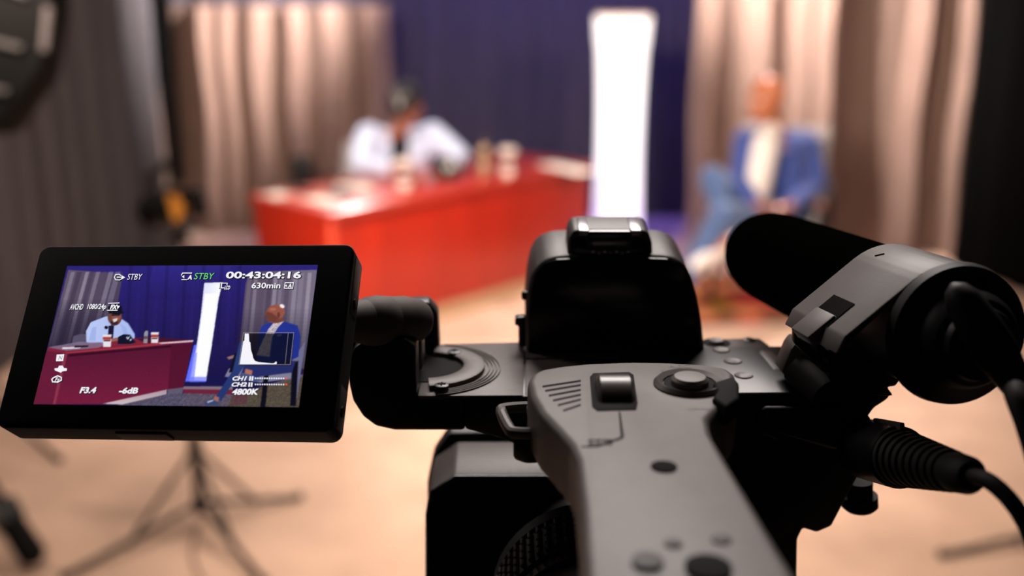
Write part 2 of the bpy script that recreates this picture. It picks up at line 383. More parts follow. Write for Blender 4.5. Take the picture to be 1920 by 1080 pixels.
# ---- guest, on the right
GY = 6.25
gp = thing('person', 'bald man in navy blue suit and pale patterned shirt seated cross legged in the chair', 'person', (vt(1455, 400, GY).x, GY - .2, 0))
hc = vt(1437, 186, 6.15); Rg = rotm(-62, 4)
neck = vt(1452, 236, 6.22); chest = vt(1455, 292, 6.25); bel = vt(1445, 355, 6.22); pel = vt(1462, 402, 6.28)
shL = vt(1398, 262, 6.12); shR = vt(1514, 268, 6.32); elR = vt(1532, 345, 6.25); wrR = vt(1482, 386, 5.98)
elL = vt(1385, 340, 6.00); wrL = vt(1415, 382, 5.85)
hipR = vt(1490, 412, 6.2); hipL = vt(1430, 408, 6.14)
knT = vt(1335, 335, 5.92); anT = vt(1370, 446, 5.72); toT = vt(1320, 482, 5.62)       # upper crossed leg
knB = vt(1352, 405, 5.70); anB = hz(1248, 590, .09); toB = hz(1212, 612, .035)          # leg with foot on the floor
body_caps = [(neck, .055, hc + Vector((0, .02, -.05)), .055), (neck, .06, chest, .085), (chest + Vector((.02, .05, 0)), .095, bel + Vector((.02, .05, 0)), .095), (bel + Vector((.02, .05, 0)), .10, pel, .11),
    (shL, .06, elL, .042), (elL, .042, wrL, .028), (shR, .06, elR, .042), (elR, .042, wrR, .028), (chest + Vector((0, .03, .03)), .075, shL, .05), (chest + Vector((0, .03, .03)), .075, shR, .05),
    (hipL, .085, knT, .058), (knT, .058, anT, .036), (hipR, .085, knB, .058), (knB, .058, anB, .036),
    (anT, .034, toT, .025), (anB, .034, toB, .025)]
body_caps += hand_caps(wrR, vt(1448, 384, 5.85) - wrR, (0, 0, -1), (0, .2, 1), 1, .4)
body_caps += hand_caps(wrL, vt(1445, 388, 5.84) - wrL, (0, 0, -1), (0, .2, 1), 1, .5)
gb = piece('body', body_caps, head_shapes(hc, Rg, 1.14), SK, gp, .008)
face(hc, Rg, gp, 1.14)
SU = M('navy_suit_cloth', (52, 74, 148), .8, var=.1, scale=60, sheen=.3, bump=.2, bscale=700)
TR = M('blue_trouser_cloth', (66, 92, 138), .8, var=.1, scale=60, sheen=.3)
jk = [(shL + Vector((0, 0, -.01)), .075, elL, .058), (elL, .058, wrL + (elL - wrL) * .12, .044), (shR + Vector((0, 0, -.01)), .078, elR, .062), (elR, .062, wrR + (elR - wrR) * .12, .046),
      (shR, .07, chest + Vector((.05, .02, .03)), .12), (shL, .07, chest + Vector((-.03, .03, .03)), .10), (chest + Vector((.05, .04, 0)), .145, bel + Vector((.075, .04, 0)), .14),
      (bel + Vector((.075, .04, 0)), .14, pel + Vector((.05, .02, .02)), .15), (chest + Vector((-.06, .03, 0)), .11, bel + Vector((-.06, .04, 0)), .11)]
jo = piece('suit_jacket', jk, [], SU, gp, .010)
SHI = M('patterned_shirt_cloth', (246, 230, 226), .7, var=.25, scale=90)
so_ = piece('shirt', [(vt(1447, 246, 6.15), .052, vt(1432, 275, 6.08), .075), (vt(1432, 275, 6.08), .085, vt(1410, 350, 6.04), .105), (vt(1410, 350, 6.04), .105, vt(1405, 378, 6.05), .10)], [], SHI, gp, .010)
obj('pocket_square', box(vt(1468, 278, 6.085), (.055, .02, .025), bev=.006), M('grey_silk', (150, 130, 165), .5), gp)
piece('trousers', [(hipL, .10, knT, .076), (knT, .076, anT + (knT - anT) * .12, .055), (hipR, .10, knB, .076), (knB, .076, anB + (knB - anB) * .15, .055), (pel, .15, hipL, .10), (pel, .15, hipR, .10)], [], TR, gp, .010)
def shoe(an, to, par, m_up, m_sole, up=Vector((0, 0, 1))):
    d = (to - an); d.normalize(); heel = an - d * .03 - up * .02
    s = blobs('shoe', [(heel - up * .02, .036, to - up * .005, .033), (to - up * .005, .033, to + d * .07, .026), (an, .040, heel, .036)], [], m_up, par, .008)
    blobs('sole', [(heel - up * .052, .016, to + d * .07 - up * .028, .016), (heel - up * .052 , .026, to - up * .035, .024)], [], m_sole, s, .008)
shoe(anT, toT, gp, M('white_leather', (250, 246, 244), .4), M('white_rubber', (240, 236, 232), .5))
shoe(anB, toB, gp, MATS['white_leather'], MATS['white_rubber'])

def club_chair(name, label, c, yaw, group=None, fab=None, w=.58):
    root = thing(name, label, 'chair', c, group); R = Matrix.Rotation(math.radians(yaw), 3, 'Z'); c = Vector(c)
    q = lambda x, y, z: c + R @ Vector((x, y, z))
    fab = fab or M('grey_upholstery', (176, 168, 166), .85, sheen=.2, bump=.3, bscale=500); bl = M('black_chair_frame', (24, 20, 20), .35)
    obj('seat', box(q(0, -.02, .45), (w - .08, .50, .10), R, .03, 3), fab, root)
    Rb = R @ Matrix.Rotation(math.radians(-12), 3, 'X')
    obj('backrest', box(q(0, .27, .76), (w - .08, .07, .50), Rb, .03, 3), fab, root)
    for sx in (-1, 1):
        obj('front_leg', box(q(sx * (w / 2 - .01), -.24, .32), (.035, .04, .64), R, .004), bl, root)
        obj('rear_leg', box(q(sx * (w / 2 - .01), .24, .33), (.035, .04, .66), R, .004), bl, root)
        a = obj('armrest', box(q(sx * (w / 2 - .005), -.02, .665), (.05, .62, .03), R, .01, 3), bl, root)
        obj('arm_tip', box(q(sx * (w / 2 - .005), -.335, .655), (.052, .06, .034), R, .012, 3), M('brown_wood', (120, 62, 38), .35), a)
        obj('side_rail', box(q(sx * (w / 2 - .01), 0, .40), (.03, .46, .04), R, .004), bl, root)
    return root
club_chair('armchair', 'grey upholstered armchair with black frame under the bald man', (vt(1452, 400, 6.25).x, 6.28, .0125), -22, w=.62)

# ---- host, behind the desk
hp = thing('person', 'man in pale blue jacket and black cap seated behind the desk leaning forward', 'person', (dp(1.0, 1.02, 0)))
HY = 6.75
hh = vt(762, 203, 6.50); Rh = rotm(-14, 20)
hn = vt(748, 246, 6.62); hch = vt(742, 290, 6.68); hbe = vt(738, 350, 6.78); hpe = Vector((hbe.x, 6.86, .56))
hsL = vt(692, 258, 6.66); hsR = vt(810, 256, 6.76); heL = vt(676, 325, 6.42); heR = vt(862, 312, 6.62)
hwL = vt(742, 338, 6.22); hwR = vt(842, 336, 6.36); heL.z = max(heL.z, .80); hwL.z = .80; hwR.z = .80; heR.z = .81
hkL = Vector((hpe.x - .17, 6.45, .55)); hkR = Vector((hpe.x + .2, 6.50, .55)); haL = Vector((hpe.x - .2, 6.62, .1)); haR = Vector((hpe.x + .22, 6.66, .1))
hb = [(hn, .058, hh + Vector((0, .02, -.05)), .056), (hn, .06, hch + Vector((0, .05, 0)), .10), (hch + Vector((0, .06, 0)), .11, hbe + Vector((0, .05, 0)), .12), (hbe + Vector((0, .05, 0)), .12, hpe, .12), (hch + Vector((0, .04, .03)), .08, hsL, .055), (hch + Vector((0, .04, .03)), .08, hsR, .055),
      (hsL, .066, heL, .046), (heL, .046, hwL, .03), (hsR, .066, heR, .046), (heR, .046, hwR, .03),
      (hpe + Vector((-.09, -.03, 0)), .09, hkL, .06), (hkL, .06, haL, .04), (hpe + Vector((.09, -.03, 0)), .09, hkR, .06), (hkR, .06, haR, .04),
      (haL, .038, haL + Vector((0, -.15, -.06)), .03), (haR, .038, haR + Vector((0, -.15, -.06)), .03)]
hb += hand_caps(hwL, vt(790, 328, 6.2) - hwL, (0, 0, -1), (0, 0, 1), 1, .45)
hb += hand_caps(hwR, vt(800, 326, 6.25) - hwR, (0, 0, -1), (0, 0, 1), 1, .45)
piece('body', hb, head_shapes(hh, Rh, 1.07), SK2, hp, .008); face(hh, Rh, hp, 1.07, smile=True)
JB = M('pale_blue_jacket_cloth', (206, 218, 248), .8, var=.06, scale=50, sheen=.3, bump=.2, bscale=600)
piece('jacket', [(hsL, .09, heL, .068), (heL, .066, hwL + (heL - hwL) * .18, .046), (hsR, .09, heR, .068), (heR, .066, hwR + (heR - hwR) * .18, .046),
      (hsL, .085, hch + Vector((-.06, .05, .02)), .14), (hsR, .085, hch + Vector((.06, .05, .02)), .14), (hch + Vector((-.05, .05, 0)), .16, hbe + Vector((-.05, .04, 0)), .17),
      (hch + Vector((.07, .05, 0)), .15, hbe + Vector((.06, .04, 0)), .17), (hbe + Vector((0, .03, 0)), .18, hpe + Vector((0, .02, .08)), .18)], [], JB, hp, .011)
piece('t_shirt', [(vt(750, 266, 6.60), .055, vt(748, 335, 6.62), .085)], [], M('black_cotton', (20, 20, 24), .9), hp, .010)
piece('trousers', [(hpe + Vector((-.09, -.03, 0)), .10, hkL, .075), (hkL, .075, haL + Vector((0, 0, .04)), .055), (hpe + Vector((.09, -.03, 0)), .10, hkR, .075), (hkR, .075, haR + Vector((0, 0, .04)), .055), (hpe, .165, hpe + Vector((0, 0, .02)), .165)], [], M('dark_trousers', (30, 32, 44), .9), hp, .012)
for a in (haL, haR): blobs('shoe', [(a + Vector((0, 0, -.045)), .042, a + Vector((0, -.16, -.062)), .032)], [], M('dark_shoe_leather', (30, 24, 22), .4), hp, .01)
def cap(c, R, root, s=1.0, emblem=None, brim_d=-1):
    q = lambda x, y, z: Vector(c) + R @ (Vector((x, y, z)) * s)
    CB = M('black_cap_cloth', (26, 26, 30), .85, bump=.2, bscale=500)
    bm = bmesh.new(); bmesh.ops.create_uvsphere(bm, u_segments=32, v_segments=16, radius=1)
    bmesh.ops.bisect_plane(bm, geom=bm.verts[:] + bm.edges[:] + bm.faces[:], plane_co=(0, 0, -.05), plane_no=(0, 0, -1), clear_outer=True)
    for v in bm.verts: v.co = q(v.co.x * .086, v.co.y * .104 + .008, v.co.z * .098 + .03)
    bmesh.ops.solidify(bm, geom=bm.faces[:], thickness=.003 * s)
    cr = obj('crown', bm, CB, root)
    bm = bmesh.new(); rows = []
    for j in range(7):
        f = j / 6; rows.append([bm.verts.new(q(.078 * (1 - .25 * f * f) * math.sin(a), -.085 * math.cos(a) * (1 + .95 * f) + .01 * 0, .03 - .010 * f - .012 * math.sin(a) ** 2)) for a in np.linspace(-1.25, 1.25, 17)])
    for a_, b_ in zip(rows, rows[1:]):
        for k in range(16): bm.faces.new((a_[k], a_[k + 1], b_[k + 1], b_[k]))
    bmesh.ops.solidify(bm, geom=bm.faces[:], thickness=.004 * s); obj('brim', bm, CB, root)
    b = bmesh.new(); bmesh.ops.create_uvsphere(b, u_segments=10, v_segments=6, radius=.006 * s); bmesh.ops.translate(b, verts=b.verts, vec=q(0, .008, .129)); obj('button', b, CB, root)
    if emblem:
        t = text_bm(emblem, None, 1, offset=.05); E = MATS.get('white_thread') or M('white_thread', (238, 232, 228), .7)
        xs = [v.co.x for v in t.verts]; ys = [v.co.y for v in t.verts]; W, H = max(xs) - min(xs), max(ys) - min(ys)
        for v in t.verts:
            X = ((v.co.x - min(xs)) / W - .5) * .080; Z = ((v.co.y - min(ys)) / H) * .054 + .044
            zz = (Z - .03) / .098; yy = -.104 * math.sqrt(max(.02, 1 - zz * zz - (X / .086) ** 2)) + .008 - .003
            v.co = q(X, yy, Z)
        bmesh.ops.solidify(t, geom=t.faces[:], thickness=-.003); obj('emblem', t, E, root, smooth=False)
        return
hat = thing('cap', 'black baseball cap with a white emblem worn by the man at the desk', 'cap', hh + Vector((0, 0, .05)))
cap(hh + Rh @ Vector((0, 0, .012)), Rh, hat, 1.13, emblem='V')
ht = hz(838, 330, .75)
hat2 = thing('cap', 'black baseball cap with white V emblem lying on the desk', 'cap', (ht.x, ht.y, .752))
cap((ht.x, ht.y, .745), rotm(12, 0), hat2, 1.0, emblem='V²')
hc_ = club_chair('armchair', 'grey upholstered armchair behind the desk under the man in the cap', (hpe.x - .26, 6.98, 0), -24, w=.66)
hc_.scale = (1, 1, .80)
clip = thing('lapel_microphone', 'small black clip microphone on the pale blue jacket lapel', 'microphone', vt(737, 280, 6.50))
obj('capsule', lathe(vt(737, 280, 6.50), (0, -.1, 1), [(0, .006), (.002, .010), (.018, .011), (.026, .006)], 16), FO, clip)
obj('clip', box(vt(737, 287, 6.51), (.008, .012, .028), bev=.002), DM, clip)

# ---- things on the desk
CW = M('white_paper_cup', (240, 232, 226), .45)
CR = M('red_black_label', (120, 26, 24), .5); CBK = M('black_band', (24, 20, 20), .5)
def cup(px, py, label, s=1.0):
    p = hz(px, py, .75); p = Vector((p.x, p.y, .751))
    root = thing('paper_cup', label, 'cup', p, 'printed paper cups on the desk')
    H = .15 * s; r0, r1 = .038 * s, .052 * s
    obj('cup_wall', lathe(p, (0, 0, 1), [(0, r0), (H, r1), (H + .004, r1 + .003), (H + .006, r1), (H, r1 - .004), (.006, r0 - .004)], 32), CW, root)
    rr = lambda z: r0 + (r1 - r0) * z / H + .0006
    for nm, a, b, m in (('label_band', .058 * s, .112 * s, CR), ('lower_band', .048 * s, .056 * s, CBK), ('upper_band', .112 * s, .126 * s, CBK)):
        obj(nm, lathe(p, (0, 0, 1), [(a, rr(a) - .002), (a, rr(a)), (b, rr(b)), (b, rr(b) - .002)], 32), m, root)
    R = 0
    ring = lathe(p, (0, 0, 1), [(.078 * s, rr(.08 * s) + .0004), (.094 * s, rr(.094 * s) + .0004)], 32, close=False)
    bmesh.ops.delete(ring, geom=[f for f in ring.faces if f.calc_center_median().y > p.y - .035 * s], context='FACES')
    bmesh.ops.solidify(ring, geom=ring.faces[:], thickness=.0004)
    obj('label_stripe', ring, CW, root)
cup(758, 352, 'white paper cup with red and black label in front of the seated man')
cup(952, 328, 'white paper cup with red label at the right beside the bottle')
bp_ = hz(908, 326, .75); bp_ = Vector((bp_.x, bp_.y, .751))
bt = thing('drink_bottle', 'slim tan and silver drink bottle standing beside the right hand paper cup', 'bottle', bp_)
obj('bottle_body', lathe(bp_, (0, 0, 1), [(0, .026), (.004, .032), (.06, .033), (.066, .029), (.078, .029), (.084, .033), (.14, .032), (.165, .018), (.172, .015), (.18, .015)], 28), M('tan_bottle', (176, 150, 122), .3, .3), bt)
obj('bottle_label', lathe(bp_, (0, 0, 1), [(.092, .0335), (.092, .0342), (.134, .0336), (.134, .0325)], 28), M('dark_gold_label', (120, 96, 66), .4), bt)
obj('bottle_cap', lathe(bp_, (0, 0, 1), [(.178, .018), (.20, .018), (.203, .016)], 24), M('brown_cap', (70, 52, 40), .4), bt)
PAP = M('white_paper', (236, 226, 214), .7)
def sheet(px, py, yaw, label, w=.21, h=.297, n=1, name='paper_sheet', mat=None, z=.751, cat='paper', th=.002):
    p = hz(px, py, .75); R = Matrix.Rotation(math.radians(yaw), 3, 'Z')
    return tag(obj(name, box((p.x, p.y, z + th / 2), (w, h, th), R, min(.0009, th * .4)), mat or PAP), label, cat)
sheet(606, 376, 50, 'loose white paper sheet lying near the left front corner of the desk', .14, .21)
sheet(520, 366, 38, 'white paper sheet at the far left end of the desk', .10, .15)
sheet(664, 352, 20, 'pale sheet of paper on the desk before the left arm of the host', .20, .20)
sheet(1062, 316, 35, 'long white paper at the right hand end of the desk', .16, .42)
sheet(640, 363, 25, 'slim dark notebook lying beside the white paper on the desk', .13, .19, name='notebook', mat=M('dark_cover', (60, 52, 54), .5), cat='notebook', th=.012, z=.7535)
sheet(560, 356, 60, 'small dark phone lying at the left back of the desk', .075, .15, name='phone', mat=GL, cat='phone', th=.008)
hd = thing('snack_tin', 'small red and tan tin beside the folded hands of the host', 'tin', Vector((*hz(785, 346, .75).xy, .751)))
obj('tin_body', lathe(hd.location, (0, 0, 1), [(0, .028), (.003, .03), (.055, .03), (.058, .028)], 28), M('red_tin', (176, 70, 50), .35), hd)
obj('tin_lid', lathe(hd.location, (0, 0, 1), [(.058, .031), (.068, .031), (.070, .029)], 28), M('tan_lid', (196, 150, 120), .35), hd)

# dark floor lamp behind the desk on the left
bc = Vector((vt(566, 320, 7.5).x, 7.5, 0))
fl = thing('floor_lamp', 'slim black upright lamp can standing behind the left end of the desk', 'lamp', bc)
obj('base', lathe(bc, (0, 0, 1), [(0, .12), (.012, .12), (.02, .10)], 32), PK, fl)
obj('pole', lathe(bc, (0, 0, 1), [(.015, .02), (.42, .02)], 20), PK, fl)
obj('lamp_shell', lathe(bc, (0, 0, 1), [(.40, .05), (.42, .075), (.66, .082), (.67, .078), (.64, .07)], 32), PK, fl)

# ------------------------------------------------------------------ light stands
def leg_set(root, c, zhub, zup, feet, mat, r=.011, frac=.52):
    """folding stand legs: each leg runs from the low hub to its foot with a brace from the upper collar"""
    c = Vector(c)
    for f in feet:
        f = Vector(f); h = Vector((c.x, c.y, zhub)) + (f - c).normalized() * .02; h.z = zhub
        mid = h + (f - h) * frac
        lg = obj('leg', tube([h, f + Vector((0, 0, r))], r, 12), mat, root)
        obj('brace', tube([Vector((c.x, c.y, zup)), mid], r * .8, 10), mat, lg)
        obj('rivet', lathe(mid - Vector((0, .016, 0)), (0, 1, 0), [(0, .007), (.002, .011), (.03, .011), (.032, .007)], 12), DM, lg)
        b = bmesh.new(); bmesh.ops.create_uvsphere(b, u_segments=12, v_segments=8, radius=r * 1.5); bmesh.ops.translate(b, verts=b.verts, vec=f + Vector((0, 0, r * 1.5))); obj('rubber_foot', b, RB, lg)
c1 = hz(378, 985, 0)
st = thing('light_stand', 'thin black folding light stand on the carpet in front of the desk', 'light stand', c1)
zup = .30; zl = .085
obj('pole', lathe(c1, (0, 0, 1), [(zl - .03, .019), (.55, .019), (.55, .0115), (1.04, .0115)], 20), DM, st)
obj('collar', lathe(c1, (0, 0, 1), [(zl - .03, .02), (zl - .028, .026), (zl + .02, .026), (zl + .022, .02)], 20), RB, st)
obj('upper_collar', lathe(c1, (0, 0, 1), [(zup - .02, .018), (zup - .02, .024), (zup + .03, .024), (zup + .03, .018)], 20), RB, st)
obj('lock_knob', lathe(c1 + Vector((.02, -.01, .56)), (1, -.4, 0), [(0, .008), (.02, .008), (.02, .016), (.035, .016)], 16), RB, st)
leg_set(st, c1, zl, zup, [hz(120, 1088, 0), hz(498, 1100, 0), hz(562, 938, 0)], DM, .011)
def fixture(name, label, c, aim, s, gel=None):
    root = thing(name, label, 'studio light', c); c = Vector(c); R = frame_for(Vector(aim)); q = lambda x, y, z: c + R @ (Vector((x, y, z)) * s)
    obj('housing', lathe(q(0, 0, -.16), R @ Vector((0, 0, 1)), [(0, .05 * s), (.02 * s, .085 * s), (.2 * s, .095 * s), (.22 * s, .10 * s), (.27 * s, .10 * s), (.27 * s, .088 * s), (.22 * s, .085 * s)], 28), PK, root)
    for k in range(3): obj('cooling_fin', lathe(q(0, 0, -.12 + .05 * k), R @ Vector((0, 0, 1)), [(0, .09 * s), (0, .104 * s), (.012 * s, .104 * s), (.012 * s, .09 * s)], 28), DM, root)
    for sx in (-1, 1):
        obj('barn_door', box(q(sx * .13, 0, .17), (.004 * s, .18 * s, .12 * s), R @ Matrix.Rotation(sx * .5, 3, 'Y'), .001), PK, root)
        obj('barn_door', box(q(0, sx * .13, .17), (.18 * s, .004 * s, .12 * s), R @ Matrix.Rotation(-sx * .5, 3, 'X'), .001), PK, root)
    obj('yoke', tube([q(-.10, 0, -.02), q(-.125, 0, -.02), q(-.125, -.0, -.05), q(-.12, -.14, -.05), q(.12, -.14, -.05), q(.125, 0, -.05), q(.125, 0, -.02), q(.10, 0, -.02)], .007 * s, 8), DM, root)
    obj('lens', lathe(q(0, 0, .085), R @ Vector((0, 0, 1)), [(0, .086 * s), (.01 * s, .086 * s), (.016 * s, .05 * s), (.018 * s, .005 * s)], 28), gel or M('frosted_lens', (120, 110, 100), .3), root)
    return root
AMB = M('amber_lamp', (200, 126, 44), .3, emit=.22)
fixture('lamp_head', 'small black lamp head with amber lens on the stand near the left taupe curtain', Vector((c1.x - .035, c1.y, 1.15)), (.86, -.42, .22), .52, AMB)
obj('top_bracket', tube([Vector((c1.x - .05, c1.y, 1.14)), Vector((c1.x - .06, c1.y, 1.26)), Vector((c1.x - .01, c1.y, 1.30))], .018, 10), PK, st)
ft2 = hz(-70, 990, 0)
s2 = thing('light_stand', 'black light stand at the left edge with thick clamp and knob', 'light stand', ft2)
obj('pole', lathe(ft2, (0, 0, 1), [(.06, .017), (.8, .017), (.8, .014), (1.75, .014)], 20), DM, s2)
obj('collar', lathe(ft2, (0, 0, 1), [(.10, .02), (.10, .03), (.16, .03), (.16, .02)], 20), RB, s2)
obj('upper_collar', lathe(ft2, (0, 0, 1), [(.45, .02), (.45, .03), (.5, .03), (.5, .02)], 20), RB, s2)
leg_set(s2, ft2, .13, .47, [hz(-240, 1010, 0), hz(-190, 900, 0)], DM, .012)
f3 = hz(72, 1078, 0); h3 = Vector((ft2.x, ft2.y, .42)); 
lg = obj('leg', tube([h3, f3 + Vector((0, 0, .05))], .026, 14), WELL, s2)
dd3 = (f3 + Vector((0, 0, .05)) - h3)
obj('clamp', box(h3 + dd3 * .68, (.08, .08, .09), frame_for(dd3), .008), PK, lg)
obj('lock_knob', cyl(h3 + dd3 * .68, h3 + dd3 * .68 + Vector((.05, -.03, .07)), .012), PK, lg)
obj('brace', tube([h3 + dd3 * .62, Vector((ft2.x, ft2.y, .12))], .014, 10), PK, lg)
obj('foot_sleeve', cyl(h3 + dd3 * .62, h3 + dd3 * .97, .040, .044), WELL, lg)
# big panel light, top left
def panel_light():
    t = 2.6; pts = [(-330, -200), (92, -200), (96, 0), (76, 128), (2, 236), (-120, 250), (-330, 60)]
    c = at(-60, 0, t + .05)
    root = thing('studio_light', 'large black studio light seen from behind at the top left', 'studio light', (ft2.x, ft2.y, 1.75))
    P = [at(x, y, t) for x, y in pts]; obj('housing', prism(P, ray(960, 540).normalized() * .12, .012), M('black_light_shell', (7, 6, 6), .8, spec=.15), root)
    for (x0, y0, x1, y1) in ((92, 14, 84, 96),):
        obj('edge_strip', tube([at(x0, y0, t - .008), at(x1, y1, t - .008)], .012, 8), M('grey_strip', (86, 78, 78), .6), root)
    for (x0, y0, x1, y1, r) in ((-60, 68, 42, 92, .010), (-60, 160, 16, 174, .010), (-20, -30, 50, -6, .008)):
        obj('cooling_slot', tube([at(x0, y0, t - .004), at(x1, y1, t - .004)], r, 8), M('slot_grey', (46, 41, 40), .6), root)
    obj('bracket', tube([Vector((ft2.x, ft2.y, 1.72)), Vector((ft2.x, ft2.y, 1.78)), at(-140, 120, t + .06)], .016, 10), DM, root)
panel_light()
f5 = hz(-30, 800, 0)
s5 = thing('light_stand', 'black light stand beside the charcoal drape, one foot showing at the far left', 'light stand', f5)
obj('pole', lathe(f5, (0, 0, 1), [(.12, .014), (.9, .014), (.9, .011), (1.5, .011)], 20), DM, s5)
obj('collar', lathe(f5, (0, 0, 1), [(.13, .02), (.13, .026), (.18, .026), (.18, .02)], 20), RB, s5)
leg_set(s5, f5, .17, .40, [hz(112, 868, 0), hz(-115, 845, 0), hz(-20, 730, 0)], DM, .011)
f4 = hz(2060, 1010, 0)
s4 = thing('light_stand', 'black light stand whose foot reaches in at the lower right edge', 'light stand', f4)
obj('pole', lathe(f4, (0, 0, 1), [(.05, .014), (.9, .014), (.9, .011), (1.6, .011)], 20), DM, s4)
obj('collar', lathe(f4, (0, 0, 1), [(.055, .02), (.055, .026), (.1, .026), (.1, .02)], 20), RB, s4)
leg_set(s4, f4, .075, .3, [hz(1765, 1046, 0), hz(2200, 1120, 0), hz(2260, 920, 0)], DM, .011)
# cable on the carpet
tag(obj('floor_cable', tube([hz(x, y, .005) for x, y in ((372, 985), (366, 1010), (360, 1040), (372, 1075), (400, 1120), (440, 1180))], .005, 8, sm=6), M('grey_cable', (96, 70, 60), .7)), 'thin grey cable trailing from the light stand base across the carpet', 'cable')

# ================================================================== CAMCORDER
ZD = CAMZ - .125; ZH = CAMZ - .105
YF = hz(850, 742, ZD).y; YB = YF - .006
cc = thing('camcorder', 'black professional camcorder with open flip out screen and grey top handle', 'camcorder', (.035, .28, CAMZ - .31))
DN = Vector((0, 0, -1))
def HP(l, z): return [hz(x, y, z) for x, y in l]
def VP(l, Y): return [vt(x, y, Y) for x, y in l]
# deck
obj('deck', prism(HP([(786, 649), (985, 643), (1395, 636), (1425, 636), (1472, 669), (1534, 728), (1530, 736), (780, 745)], ZD - .0013), DN * .010, .0006), PK, cc)
lp = obj('deck_plate', prism(HP([(790, 650), (820, 645), (983, 641), (981, 741), (784, 742), (781, 735)], ZD), DN * .0014, .0004), DP, cc)
obj('deck_plate', prism(HP([(987, 641), (1308, 637), (1312, 667), (986, 671)], ZD), DN * .0014, .0004), DP, cc)
obj('deck_plate', prism(HP([(986, 674), (1300, 671), (1300, 738), (984, 740)], ZD), DN * .0014, .0004), DP, cc)
obj('deck_plate', prism(HP([(1311, 637), (1392, 634), (1424, 634), (1470, 668), (1534, 726), (1528, 733), (1303, 737), (1303, 673), (1317, 667)], ZD), DN * .0014, .0004), DP, cc)
# control buttons and screws of the deck
for x, y, r in ((1343, 643, .0031), (1352, 661, .0033), (1374, 682, .0034), (1394, 709, .0034)):
    p = hz(x, y, ZD); w_ = obj('control_button', lathe(p, (0, 0, 1), [(-.0006, r), (.0006, r), (.0012, r * .8), (.0008, r * .4)], 24), DP, cc)
    obj('button_well', lathe(p, (0, 0, 1), [(-.0002, r * 1.6), (.00015, r * 1.6), (.00015, r * 1.02), (-.0002, r * 1.02)], 28), WELL, w_)
for x, y in ((1405, 638), (1478, 718), (852, 660), (828, 723)):
    p = hz(x, y, ZD + (.0019 if x < 900 else 0)); s_ = obj('screw', lathe(p, (0, 0, 1), [(-.001, .0023), (.0003, .0023), (.0005, .0018)], 20), PK, cc)
    b = box(p + Vector((0, 0, .0006)), (.0026, .0005, .0003)); merge(b, box(p + Vector((0, 0, .0006)), (.0005, .0026, .0003))); obj('screw_slot', b, WELL, s_)
obj('raised_pad', prism(HP([(1426, 657), (1446, 657), (1481, 686), (1472, 693), (1450, 692), (1424, 661)], ZD + .0012), DN * .002, .0005), DP, cc)
obj('indicator_hole', lathe(hz(1400, 681, ZD), (0, 0, 1), [(-.0003, .0006), (.0002, .0006)], 10), GL, cc)
# hinge turntable on the left deck
C0 = hz(800, 692, ZD)
def arc(r, w_, h, a0=-1.5, a1=1.5, n=40):
    bm = bmesh.new(); rows = []
    for k in range(n + 1):
        a = a0 + (a1 - a0) * k / n; c, s = math.cos(a), math.sin(a)
        rows.append([bm.verts.new(C0 + Vector((c * rr, s * rr, z))) for rr, z in ((r - w_, -.0012), (r - w_, h * .8), (r - w_ * .7, h), (r + w_ * .7, h), (r + w_, h * .8), (r + w_, -.0012))])
    for a, b in zip(rows, rows[1:]):
        for k in range(6): bm.faces.new((a[k], a[(k + 1) % 6], b[(k + 1) % 6], b[k]))
    bm.faces.new(rows[0]); bm.faces.new(rows[-1][::-1]); return bm
obj('hinge_turntable', arc(.0160, .0035, .002, -1.45, 1.45), DP, cc)
for r in (.0210, .0222, .0234, .0246): obj('cable_ridge', arc(r, .00022, .0005, -1.35, 1.38), DP, cc)
obj('hinge_well', lathe(C0, (0, 0, 1), [(-.0012, .0124), (.0003, .0124)], 36), WELL, cc)
# hinge clevis (front block) and rear tab
obj('hinge_block', prism(VP([(664, 652), (655, 672), (653, 715), (661, 752), (680, 782), (704, 800), (740, 808), (872, 808), (872, 743), (781, 743), (779, 650), (757, 634), (690, 634)], YF), (0, .012, 0), .0012, 3), PK, cc)
YT = hz(800, 648, ZD).y
obj('hinge_tab', prism(VP([(768, 567), (803, 567), (820, 587), (824, 654), (800, 700), (765, 700)], YT - .006), (0, .008, 0), .0008, 3), PK, cc)
a, b = at(618, 604, .318), at(789, 600, .346)
db = (b - a); L = db.length
obj('hinge_barrel', lathe(a, db, [(0, .0056), (L * .2, .0062), (L * .38, .0070), (L * .5, .0076), (L * .8, .0078), (L * .95, .0070), (L, .006)], 40), M('soft_touch_plastic', (96, 86, 80), .68, bump=.2, bscale=2500), cc)
obj('hinge_sleeve', lathe(a + db * .30, db, [(0, .0060), (.003, .0074), (L * .2, .0080), (L * .30, .0078), (L * .36, .0070)], 40), MATS['soft_touch_plastic'], cc)
obj('hinge_arm', prism(VP([(640, 612), (660, 604), (745, 610), (790, 640), (792, 700), (660, 700)], YF + .012), (0, .014, 0), .002, 3), PK, cc)
# underside of the deck
obj('under_cover', prism(VP([(868, 744), (1085, 742), (1180, 742), (1180, 905), (1082, 876), (1070, 870), (1030, 858), (1000, 848), (930, 820), (872, 806)], YF), (0, .03, 0), .001), PK, cc)
